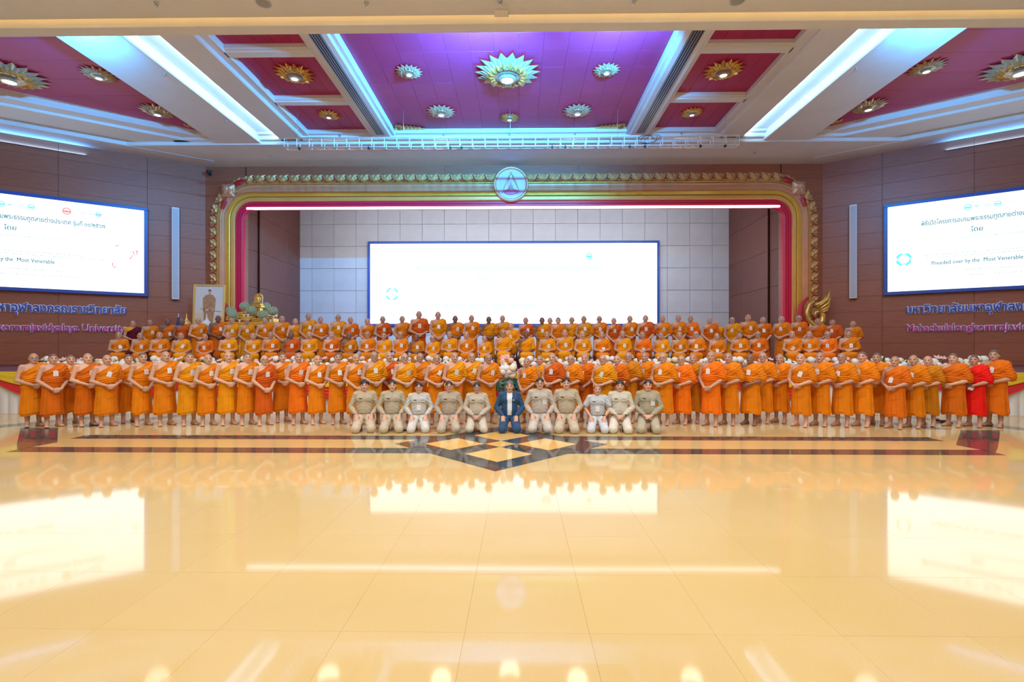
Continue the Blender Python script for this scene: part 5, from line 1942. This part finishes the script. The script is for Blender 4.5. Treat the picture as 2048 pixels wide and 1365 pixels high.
for i, (px, py, v, col, hr, mk, lab) in enumerate(KROW):
    yk = FPX * CAMH / (869.0 - HOR)
    p = at_y(px, 869, yk + 0.36)
    hd = at_y(px, py, yk + 0.36 + 0.135)
    sc = hd.z / 1.075
    me, sm, tm, inner = KN[v]
    o = ob('person', me, None, (p.x, yk + 0.36, 0), (0, 0, to_cam(p.x, yk) * 0.75), (sc, sc, sc), lab, 'person', 'kneeling laymen', color=skin('', 300 + i)[:3] + (0.5,))
    sh = ob('jacket' if v == 'j' else 'shirt', sm, o, color=col + (1,))
    tc = tuple(min(1, c * 1.22) for c in col) if v != 'j' else col
    ob('trousers', tm, o, color=tc + (1,))
    ob('hair', HAIR[hr], o)
    for s in (-1, 1):
        MB().tube([(s * 0.11, 0.17, 0.078), (s * 0.108, 0.30, 0.062), (s * 0.10, 0.43, 0.046)], [0.052, 0.050, 0.040], M_SOCK, 10).obj('sock', o)
    bt = tree(sm)
    if v == 'j':
        ob('inner_shirt', inner, o, color=(0.80, 0.82, 0.85, 1))
        p_, n_ = hit(bt, 0.085, 0.675)
        ob('ribbon_bar', ribbon, sh, p_ + n_ * 0.002, n_.to_track_quat('-Y', 'Z').to_euler(), (0.6, 1, 1.4))
        MB().lathe([(0.172, 0.37), (0.176, 0.372), (0.176, 0.402), (0.172, 0.404)], M_BLACK, 28, mx=Matrix.Translation((0, 0.145, 0)) @ Matrix.Scale(0.75, 4, (0, 1, 0))).obj('belt', o)
        MB().box((-0.024, -0.01, -0.016), (0.024, 0.0, 0.016), M_BUCK, 0.003).obj('buckle', o, loc=(0, 0.013, 0.388))
    else:
        for s in (-1, 1):
            r = bt.ray_cast(Vector((s * 0.135, 0.155, 1.2)), Vector((0, 0, -1)))
            z = r[0].z if r[0] is not None else 0.83
            ob('epaulette', epa, sh, (s * 0.135, 0.155, z + 0.003), (0, s * 0.22, 0))
            p_, n_ = hit(bt, s * 0.082, 0.655)
            ob('pocket_flap', pocket, sh, p_ + n_ * 0.002, n_.to_track_quat('-Y', 'Z').to_euler(), color=tuple(c * 1.06 for c in col) + (1,))
        p_, n_ = hit(bt, -0.082, 0.690)
        ob('name_plate', plate, sh, p_ + n_ * 0.003, n_.to_track_quat('-Y', 'Z').to_euler())
        p_, n_ = hit(bt, 0.082, 0.692)
        ob('ribbon_bar', ribbon, sh, p_ + n_ * 0.003, n_.to_track_quat('-Y', 'Z').to_euler())
        for k in range(5):
            p_, n_ = hit(bt, 0.0, 0.46 + 0.065 * k)
            ob('button', button, sh, p_ + Vector((0, -0.002, 0)), None)
        ob('belt', belt, o)
        MB().box((-0.026, -0.012, -0.019), (0.026, 0.0, 0.019), M_BUCK, 0.003).obj('buckle', o, loc=(0, 0.012, 0.387))
    if 'B' in mk or 'P' in mk:
        x, z = (0.0, 0.52) if 'B' in mk else (0.09, 0.60)
        p_, n_ = hit(bt, x, z)
        b_ = ob('name_badge', badge_me, sh, p_ + n_ * 0.010, n_.to_track_quat('-Y', 'Z').to_euler())
    if 'm' in mk:
        for s in (-1, 1):
            p_, n_ = hit(bt, s * 0.075, 0.59)
            MB().lathe([(0.013, 0), (0.012, 0.006), (0.004, 0.008)], M_BUCK, 10, mx=Matrix.Rotation(math.radians(90), 4, 'X')).obj('medal', sh, loc=p_)
    if 'g' in mk:
        add_glasses(o, tuple(KO), KHY[v])
    if 'w' in mk:
        c_ = Vector((0.155, -0.030, 0.362)) if v != 'c' else Vector((0.085, -0.078, 0.362))
        d_ = Vector((0.155, -0.055, 0.345)) - Vector((0.285, 0.13, 0.50)) if v != 'c' else Vector((0.07, -0.10, 0.35)) - Vector((0.265, 0.12, 0.50))
        ob('wristwatch', watch, o, c_, d_.to_track_quat('Z', 'Y').to_euler())

# ------------------------------------------------------------------ stage skirt and swags
sk = empty('stage_skirt', (0, 13.0, 0), label='white pleated cloth skirt hanging down the stage front', cat='skirt')
PW = 1.3
V, F = [], []
nu = 40
for i in range(nu + 1):
    x = -PW / 2 + PW * i / nu
    f = abs(math.sin(math.pi * 5 * i / nu)) ** 0.6
    for j in range(5):
        z = SZ * j / 4
        V.append((x, 0.05 - 0.05 * f * (1 - 0.45 * j / 4), z + 0.002))
for i in range(nu):
    for j in range(4):
        a = i * 5 + j
        F.append((a, a + 5, a + 6, a + 1))
pm = MB().add(V, F, M_FABW, smooth=True).mesh('skirt_panel')
for k in range(-18, 19):
    ob('skirt_panel', pm, sk, (k * PW, 0.0, 0))


def swag_mesh(lo0, lo1, hi0, hi1, m, yo, folds):
    V, F = [], []
    nu, nv = 28, 12
    for i in range(nu + 1):
        u = i / nu
        s = math.sin(math.pi * u) ** 0.8 if 0 < u < 1 else 0
        zt = hi0 + (hi1 - hi0) * s
        zb = lo0 + (lo1 - lo0) * s
        for j in range(nv + 1):
            v = j / nv
            fd = math.sin(v * math.pi * folds) ** 2
            V.append(((u - 0.5) * 2.6, yo - (0.015 + 0.045 * fd) * (0.35 + 0.65 * s), zt + (zb - zt) * v))
    for i in range(nu):
        for j in range(nv):
            a = i * (nv + 1) + j
            F.append((a, a + nv + 1, a + nv + 2, a + 1))
    return MB().add(V, F, m, smooth=True).mesh('drape')


ysw = swag_mesh(0.98, 0.72, SZ + 0.01, SZ + 0.01, M_YEL, 0.0, 5)
rsw = swag_mesh(0.84, 0.42, 1.02, 0.78, M_SRED, 0.03, 4)
for k in range(-9, 10):
    e = empty('swag_drape', ((0 if k == 0 else (abs(k) * 2.6 - 0.65) * (1 if k > 0 else -1)), 12.94, 0), label='yellow over red satin swag on stage front, %s' % ('behind the centre flowers' if k == 0 else '%s from centre flowers, %s end' % (ordw(abs(k)), 'portrait' if k < 0 else 'finial')), cat='drape', group='satin swags along the stage')
    ob('yellow_drape', ysw, e, scale=(0.5 if k == 0 else 1, 1, 1))
    ob('red_drape', rsw, e, scale=(0.5 if k == 0 else 1, 1, 1))


# ------------------------------------------------------------------ flowers
def ruffle(R, m, n=12, rings=8, amp=0.14, lob=5):
    V, F = [], []
    for j in range(rings + 1):
        ph = math.pi * j / rings
        for i in range(n):
            th = 2 * math.pi * i / n
            r = R * (1 + amp * math.sin(lob * th + 4 * ph) * math.sin(ph))
            V.append((r * math.sin(ph) * math.cos(th), r * math.sin(ph) * math.sin(th), 0.85 * r * math.cos(ph)))
    for j in range(rings):
        for i in range(n):
            k = (i + 1) % n
            F.append((j * n + i, j * n + k, (j + 1) * n + k, (j + 1) * n + i))
    return MB().add(V, F, m, smooth=True)


M_PETW = mat('white_petal', (0.82, 0.82, 0.76), 0.6)
M_PETC = mat('cream_petal', (0.80, 0.74, 0.52), 0.6)
M_PETP = mat('pink_petal', (0.82, 0.36, 0.42), 0.6, col2=(0.88, 0.72, 0.72), scale=14)
M_PETH = mat('peach_petal', (0.86, 0.50, 0.38), 0.6)
M_LEAFG = mat('leaf_green', (0.05, 0.18, 0.04), 0.5, noise=0.4, scale=8)
M_MONS = mat('monstera_green', (0.015, 0.11, 0.06), 0.35, noise=0.3, scale=6)
rose_w = ruffle(0.085, M_PETW).mesh('rose')
rose_c = ruffle(0.078, M_PETC).mesh('rose')
rose_h = ruffle(0.070, M_PETH).mesh('rose')
lb = MB()
for k in range(6):
    pm_ = petal(0.115, 0.06, -0.03, M_PETP)
    lb.add(pm_.V, pm_.F, M_PETP, mx=Matrix.Rotation(k * math.pi / 3, 4, 'Z') @ Matrix.Rotation(-0.55, 4, 'Y'))
for k in range(4):
    lb.tube([(0, 0, 0), (0.02 * math.cos(k * 1.57), 0.02 * math.sin(k * 1.57), 0.07)], 0.004, M_PETC, 4)
lily = lb.mesh('lily')
pm_ = petal(0.17, 0.065, 0.012, M_LEAFG)
leaf_me = pm_.mesh('leaf')
tray_me = MB().box((-0.48, -0.11, 0.0), (0.48, 0.11, 0.10), mat('floral_foam', (0.03, 0.10, 0.03), 0.9), 0.02).mesh('tray')


def blossom(e, r, x, y, z, out):
    k = r.random()
    me = rose_w if k < 0.55 else (lily if k < 0.75 else (rose_c if k < 0.9 else rose_h))
    d = Vector(out).normalized()
    q = d.to_track_quat('Z', 'Y').to_euler()
    s = r.uniform(0.85, 1.2)
    ob('lily' if me is lily else 'rose', me, e, (x, y, z), q, (s, s, s))


NF = 25
for i in range(NF):
    x = -12.35 + 24.7 * i / (NF - 1)
    if abs(x) < 0.6:
        continue
    r = random.Random(400 + i)
    k = abs(i - NF // 2)
    e = empty('flower_arrangement', (x, 13.32, SZ), label='low white and pink flowers on stage edge, %s from centrepiece, %s end' % (ordw(k), 'portrait' if x < 0 else 'finial'), cat='flowers', group='flower arrangements along the stage edge')
    ob('tray', tray_me, e)
    for q in range(7):
        xx = -0.45 + 0.9 * q / 6 + r.uniform(-.03, .03)
        blossom(e, r, xx, -0.10 + r.uniform(-.03, .03), 0.17 + r.uniform(-.03, .05), (r.uniform(-.4, .4), -0.9, 0.5))
    for q in range(6):
        xx = -0.40 + 0.8 * q / 5 + r.uniform(-.04, .04)
        blossom(e, r, xx, 0.0 + r.uniform(-.03, .03), 0.30 + r.uniform(-.05, .06), (r.uniform(-.4, .4), -0.5, 0.9))
    for q in range(7):
        xx = -0.46 + 0.92 * q / 6
        ob('leaf', leaf_me, e, (xx, r.uniform(-.12, .02), 0.12 + r.uniform(0, .18)), (r.uniform(-.5, .5), r.uniform(-1.3, -.3), r.uniform(-3.1, 0)))

# big centrepiece in the gap of the front row
e = empty('flower_centrepiece', (0.0, 12.52, 0), label='large mound of white and pink flowers over dark split leaves, stage centre', cat='flowers')
MB().lathe([(0.20, 0), (0.20, 0.03), (0.09, 0.08), (0.07, 0.55), (0.16, 0.72), (0.24, 0.86), (0.22, 0.90)], M_WHITE2, 20).obj('stand', e)
r = random.Random(77)
for q in range(64):
    a = r.uniform(0, 2 * math.pi)
    v = r.random() ** 0.6
    x = 0.62 * v * math.cos(a)
    z = 1.24 + 0.30 * v * math.sin(a)
    y = -0.28 * math.sqrt(max(0, 1 - v * v)) + r.uniform(-.03, .05)
    blossom(e, r, x, y, z, (x, -0.6, (z - 1.1)))


def monstera():
    V = [(0, 0, 0)]
    n = 22
    for i in range(n):
        t = -math.pi * 0.92 + 2 * math.pi * 0.92 * i / (n - 1)
        rr = 0.20 * (1.0 + 0.25 * math.cos(t)) * (1.0 if i % 2 == 0 else 0.62)
        V.append((rr * math.cos(t) + 0.06, rr * math.sin(t) * 0.85, -0.03 * (rr / .2) ** 2))
    F = [(0, i, i + 1) for i in range(1, n)]
    nb = len(V)
    V += [(x, y, z - 0.006) for x, y, z in V]
    F += [(nb, nb + i + 1, nb + i) for i in range(1, n)]
    F += [(i, nb + i, nb + i + 1, i + 1) for i in range(1, n)]
    return MB().add(V, F, M_MONS).mesh('monstera_leaf')


mo = monstera()
for q in range(7):
    a = -1.35 + 2.7 * q / 6
    ob('monstera_leaf', mo, e, (0.42 * math.sin(a), -0.24 * math.cos(a) - 0.04, 0.98 - 0.05 * (q % 2)), (0, math.radians(62), a - math.pi / 2), (1.15, 1.15, 1.15))

# ------------------------------------------------------------------ altar on the stage
YA = 19.0
al = empty('altar_tables', (at_y(504, 640, YA).x, YA, SZ), label='tiered gold altar tables behind the back row beside the arch', cat='altar')
ax = al.location.x


def pos(px, py, y=YA):
    p = at_y(px, py, y)
    return p


def table(px0, px1, pyt, dy, m, hd):
    a, b = pos(px0, pyt, YA + dy), pos(px1, pyt, YA + dy)
    x0_, x1_, zt = a.x - ax, b.x - ax, a.z - SZ
    MB().box((x0_, dy - hd, zt - 0.16), (x1_, dy + hd, zt), m, 0.02).box((x0_ + .04, dy - hd + .03, zt - 0.22), (x1_ - .04, dy + hd - .03, zt - 0.16), M_REDL, 0.01).obj('table_top', al)
    for xx in (x0_ + 0.05, x1_ - 0.05):
        for yy in (dy - hd + .05, dy + hd - .05):
            MB().tube([(xx, yy, zt - 0.2), (xx * 1.0, yy, 0.25), (xx, yy - 0.03, 0.0)], [0.045, 0.035, 0.05], m, 8).obj('leg', al)


table(486, 546, 626, 0.56, M_YGOLD, 0.39)
table(458, 506, 634, -0.07, M_YGOLD, 0.23)
table(508, 552, 637, -0.07, M_GOLD, 0.23)
table(440, 556, 645, -0.56, M_YGOLD, 0.25)

b0 = pos(515.5, 626, YA + 0.35)
bu = empty('buddha_statue', (b0.x, YA + 0.35, b0.z), label='small gilded seated Buddha with a round halo on the altar', cat='statue')
MB().box((-0.20, -0.15, 0.0), (0.20, 0.15, 0.06), M_GOLD, 0.01).box((-0.15, -0.12, 0.06), (0.15, 0.12, 0.20), M_GOLD, 0.01).box((-0.21, -0.16, 0.20), (0.21, 0.16, 0.30), M_GOLD, 0.015).box((-0.17, -0.13, 0.30), (0.17, 0.13, 0.36), M_GOLD, 0.01).obj('pedestal', bu)
Bf = Field((-0.22, -0.16, 0.34), (0.22, 0.16, 0.86), 0.010)
Bf.ell((0, -0.02, 0.40), (0.15, 0.10, 0.045), 0.03)
Bf.cap((-0.11, -0.05, 0.40), (0.10, -0.10, 0.40), 0.035, 0.03, 0.03)
Bf.cap((0.11, -0.05, 0.40), (-0.10, -0.10, 0.40), 0.035, 0.03, 0.03)
Bf.ell((0, 0.0, 0.52), (0.07, 0.05, 0.10), 0.03)
Bf.cap((-0.06, 0, 0.59), (0.06, 0, 0.59), 0.03, 0.03, 0.03)
for s in (-1, 1):
    Bf.cap((s * 0.085, 0, 0.585), (s * 0.11, -0.01, 0.49), 0.022, 0.019, 0.02)
    Bf.cap((s * 0.11, -0.01, 0.49), (s * 0.03, -0.07, 0.44), 0.019, 0.015, 0.02)
Bf.cap((0, 0, 0.60), (0, 0, 0.65), 0.022, 0.022, 0.02)
Bf.ell((0, -0.005, 0.675), (0.038, 0.042, 0.048), 0.015)
Bf.ell((0, 0, 0.725), (0.02, 0.02, 0.018), 0.012)
bm_, _ = Bf.mesh('figure', [M_GOLD])
ob('figure', bm_, bu)
MB().lathe([(0.0, 0.0), (0.17, 0.0), (0.185, 0.012), (0.17, 0.024), (0.12, 0.018), (0.0, 0.018)], M_GOLD, 28, mx=Matrix.Translation((0, 0.09, 0.60)) @ RX).obj('halo', bu)
MB().box((0.16, 0.0, 0.36), (0.20, 0.02, 0.60), M_WHITE2, 0.004).obj('side_plate', bu)

# flower balls on stands
M_BALL = mat('gypsophila_white', (0.72, 0.78, 0.62), 0.7, col2=(0.20, 0.32, 0.12), scale=30, detail=2)
floret = ruffle(0.036, M_BALL, 6, 3, 0.2, 3).mesh('floret')
for k, (px, py, dy) in enumerate(((462.5, 622.6, -0.05), (466, 630.5, -0.56), (489.5, 613.3, 0.40), (503, 621.5, -0.02), (532, 614, 0.74), (545.7, 622.7, -0.05), (525.7, 630, -0.56))):
    p = pos(px, py, YA + dy)
    names = ('first', 'second', 'third', 'fourth', 'fifth', 'sixth', 'seventh')
    desc = ('at the portrait end of the altar', 'low in front at the portrait end of the altar', 'high beside the arch column', 'in front of the statue pedestal', 'high behind the statue, away from the portrait', 'outermost on the altar, away from the portrait', 'low beneath the statue, away from the portrait')[k]
    zb = pos(px, (634, 645, 626, 634, 626, 637, 645)[k], YA + (-0.07, -0.56, 0.56, -0.07, 0.56, -0.07, -0.56)[k]).z
    e = empty('flower_ball', (p.x, p.y, zb), label='round white flower ball ' + desc, cat='flowers', group='flower balls on the altar')
    zc = p.z - zb
    MB().tube([(0, 0, 0.0), (0, 0, max(zc - 0.08, 0.05))], 0.02, M_GOLD, 8).lathe([(0.12, 0), (0.12, 0.02), (0.03, 0.04)], M_GOLD, 16).obj('stand', e)
    ruffle(0.165, M_BALL, 14, 9, 0.05, 7).obj('core', e, loc=(0, 0, zc))
    n = 70
    for q in range(n):
        zz = 1 - 2 * (q + .5) / n
        th = q * 2.39996
        rr = math.sqrt(1 - zz * zz)
        if rr * math.sin(th) > 0.35:
            continue
        ob('floret', floret, e, (0.17 * rr * math.cos(th), 0.17 * rr * math.sin(th), zc + 0.155 * zz))

# offerings on the altar
for k, (px, py, dy, c) in enumerate(((488, 630, -0.23, 'white'), (496, 631, -0.24, 'white'), (479, 640, -0.70, 'white'), (534, 633, -0.23, 'white'), (541, 640, -0.70, 'white'), (547, 634, -0.24, 'white'))):
    p = pos(px, py, YA + dy)
    zb = pos(px, (634, 634, 645, 637, 645, 637)[k], YA + (-0.07, -0.07, -0.56, -0.07, -0.56, -0.07)[k]).z
    e = empty('offering_bowl', (p.x, p.y, zb), label='white porcelain offering bowl with dark red flowers on the altar', cat='bowl', group='offering bowls on the altar')
    e.scale = (0.6, 0.6, 0.6)
    MB().lathe([(0.05, 0), (0.055, 0.02), (0.03, 0.05), (0.07, 0.10), (0.10, 0.16), (0.095, 0.165)], M_WHITE2, 16).obj('bowl', e)
    ruffle(0.075, mat('dark_red_flower', (0.12, 0.01, 0.02), 0.7), 8, 5, 0.2).obj('flower_clump', e, loc=(0, 0, 0.18))

# ------------------------------------------------------------------ framed portrait on an easel
YP = 18.6
tl, trr = at_y(388.5, 568, YP), at_y(446, 568, YP)
bl = at_y(385, 655, YP)
pw, ph = trr.x - tl.x, 1.75
po = empty('framed_portrait', ((tl.x + trr.x) / 2 - 0.02, YP, tl.z - ph), (math.radians(-6), 0, math.radians(12)), label='large gold-framed portrait of a standing figure in tan uniform on an easel', cat='picture')
M_FRM = mat('portrait_frame', (0.80, 0.55, 0.16), 0.35, metal=0.6)
for (a, b, c, d) in ((-pw / 2, 0, -pw / 2 + .07, ph), (pw / 2 - .07, 0, pw / 2, ph), (-pw / 2 + .07, 0, pw / 2 - .07, .07), (-pw / 2 + .07, ph - .07, pw / 2 - .07, ph)):
    MB().box((a, -0.03, b), (c, 0.03, d), M_FRM, 0.012).obj('frame_rail', po)
M_PBG = mat('portrait_backdrop', (0.62, 0.66, 0.72), 0.5, col2=(0.70, 0.66, 0.60), scale=1.2)
MB().box((-pw / 2 + .06, -0.004, .06), (pw / 2 - .06, 0.02, ph - .06), M_PBG).obj('canvas', po)
M_PT, M_PS, M_PH = mat('portrait_tan', (0.52, 0.28, 0.15), 0.6, noise=0.3, scale=9), mat('portrait_skin', (0.66, 0.36, 0.24), 0.6), mat('portrait_dark', (0.06, 0.04, 0.035), 0.6)


def flat(poly, m, y):
    return MB().add([(x, y, z) for x, z in poly], [list(range(len(poly)))], m).obj('painted_figure', po)


mbp = MB()


def fl(poly, m, y):
    mbp.add([(x, y, z) for x, z in poly], [list(range(len(poly)))], m)


fl([(-pw / 2 + .07, .07), (pw / 2 - .07, .07), (pw / 2 - .07, .58), (-pw / 2 + .07, .66)], mat('portrait_ground', (0.72, 0.60, 0.44), 0.6), -0.006)
fl([(-0.20, 0.70), (-0.23, 1.22), (-0.12, 1.34), (-0.03, 1.37), (0.03, 1.37), (0.12, 1.34), (0.23, 1.20), (0.20, 0.70)], M_PT, -0.008)
fl([(-0.15, 0.08), (-0.19, 0.72), (0.19, 0.72), (0.13, 0.08), (0.04, 0.08), (0.0, 0.5), (-0.05, 0.08)], M_PT, -0.008)
fl([(0.05 * math.cos(t) + 0.01, 1.47 + 0.075 * math.sin(t)) for t in [k * math.pi / 8 for k in range(16)]], M_PS, -0.010)
fl([(0.058 * math.cos(t) + 0.005, 1.50 + 0.055 * math.sin(t)) for t in [k * math.pi / 8 for k in range(9)]], M_PH, -0.012)
fl([(-0.02, 1.36), (-0.03, 1.42), (0.035, 1.42), (0.03, 1.36)], M_PS, -0.009)
fl([(-0.30, 0.80), (-0.30, 0.815), (0.42, 0.70), (0.42, 0.685)], M_PH, -0.011)
fl([(-0.12, 0.70), (-0.13, 0.80), (-0.02, 0.82), (0.0, 0.72)], M_PS, -0.012)
fl([(0.10, 0.70), (0.09, 0.80), (0.17, 0.80), (0.18, 0.72)], M_PS, -0.012)
mbp.obj('painted_figure', po)
for s in (-1, 1):
    MB().tube([(s * 0.25, 0.06, ph * 0.8), (s * 0.45, 0.10 - 0.12, -(tl.z - ph - SZ))], 0.025, M_CHW, 8).obj('easel_leg', po)
MB().tube([(0, 0.06, ph * 0.8), (0, 0.75, -(tl.z - ph - SZ) + 0.06)], 0.025, M_CHW, 8).obj('easel_leg', po)
MB().box((-0.45, -0.06, -0.05), (0.45, 0.08, 0.0), M_CHW, 0.01).obj('easel_shelf', po)

# small table beside the portrait with lidded vessels and a flag
ts = empty('side_table', (at_y(380, 660, 18.0).x - 0.1, 18.0, SZ), label='dark side table beside the framed portrait', cat='table')
zt = at_y(380, 662, 18.0).z - SZ
MB().box((-0.75, -0.22, zt - 0.05), (0.75, 0.22, zt), M_CHW, 0.01).obj('table_top', ts)
for sx_ in (-0.7, 0.7):
    for sy_ in (-0.18, 0.18):
        MB().box((sx_ - .03, sy_ - .03, 0), (sx_ + .03, sy_ + .03, zt - 0.04), M_CHW).obj('leg', ts)
for (px, m, lab) in ((373, M_GOLD, 'gold footed vessel with a spired lid beside the framed portrait'), (413.5, mat('pearl_white', (0.78, 0.80, 0.84), 0.25), 'pearl white footed vessel with a spired lid before the framed portrait')):
    p = at_y(px, 662, 18.0)
    e = empty('lidded_vessel', (p.x, 18.0, SZ + zt), label=lab, cat='vessel')
    MB().lathe([(0.10, 0), (0.11, 0.02), (0.05, 0.06), (0.05, 0.10), (0.13, 0.16), (0.16, 0.22), (0.155, 0.23)], m, 20).obj('bowl', e)
    MB().lathe([(0.155, 0.225), (0.15, 0.27), (0.10, 0.36), (0.045, 0.40), (0.05, 0.42), (0.025, 0.46), (0.015, 0.56), (0.003, 0.66)], m, 20).obj('lid', e)
p = at_y(357, 662, 18.0)
e = empty('table_flag', (p.x, 18.0, SZ + zt), label='navy and white furled flag on a pole with a gold tip', cat='flag')
hp_ = at_y(357, 627, 18.0).z - SZ - zt
MB().lathe([(0.07, 0), (0.07, 0.02), (0.02, 0.03)], M_GOLD, 14).tube([(0, 0, 0.02), (0, 0, hp_ - 0.04)], 0.012, M_WHITE2, 8).obj('pole', e)
MB().lathe([(0.018, hp_ - .05), (0.025, hp_ - .03), (0.004, hp_)], M_GOLD, 10).obj('gold_tip', e)
MB().lathe([(0.03, hp_ - .14), (0.06, hp_ - .30), (0.085, hp_ - .5), (0.07, hp_ - .6)], mat('flag_navy', (0.04, 0.06, 0.25), 0.7, noise=0.5, scale=14), 9).obj('cloth', e)

# ------------------------------------------------------------------ footwear left on the floor
M_SAND = mat('sandal_navy', (0.03, 0.045, 0.08), 0.6)


def sandal(px, py, rz, lab, m=M_SAND):
    p = at_z(px, py, 0.0)
    e = empty('sandal', (p.x, p.y, 0.0035), (0, 0, rz), label=lab, cat='sandal', group='footwear on the floor')
    prof = [(0.045 * math.cos(t) * (1.0 if math.sin(t) > 0 else 0.8), 0.13 * math.sin(t)) for t in [k * math.pi / 8 for k in range(16)]]
    MB().prism(prof, 0.0, 0.022, m).obj('sole', e)
    MB().tube([(-0.042, 0.0, 0.015), (-0.02, 0.05, 0.05), (0.0, 0.085, 0.024)], 0.010, m, 6).tube([(0.042, 0.0, 0.015), (0.02, 0.05, 0.05), (0.0, 0.085, 0.024)], 0.010, m, 6).obj('strap', e)


sandal(1880, 843, 1.2, 'dark sandal lying behind the monk next to the scarlet robe, further one')
sandal(1893, 847, 1.35, 'dark sandal lying behind the monk next to the scarlet robe, nearer one')
sandal(806, 862, 1.25, 'dark shoe beside the kneeling layman with the wristwatch', mat('shoe_black', (0.02, 0.015, 0.015), 0.5))
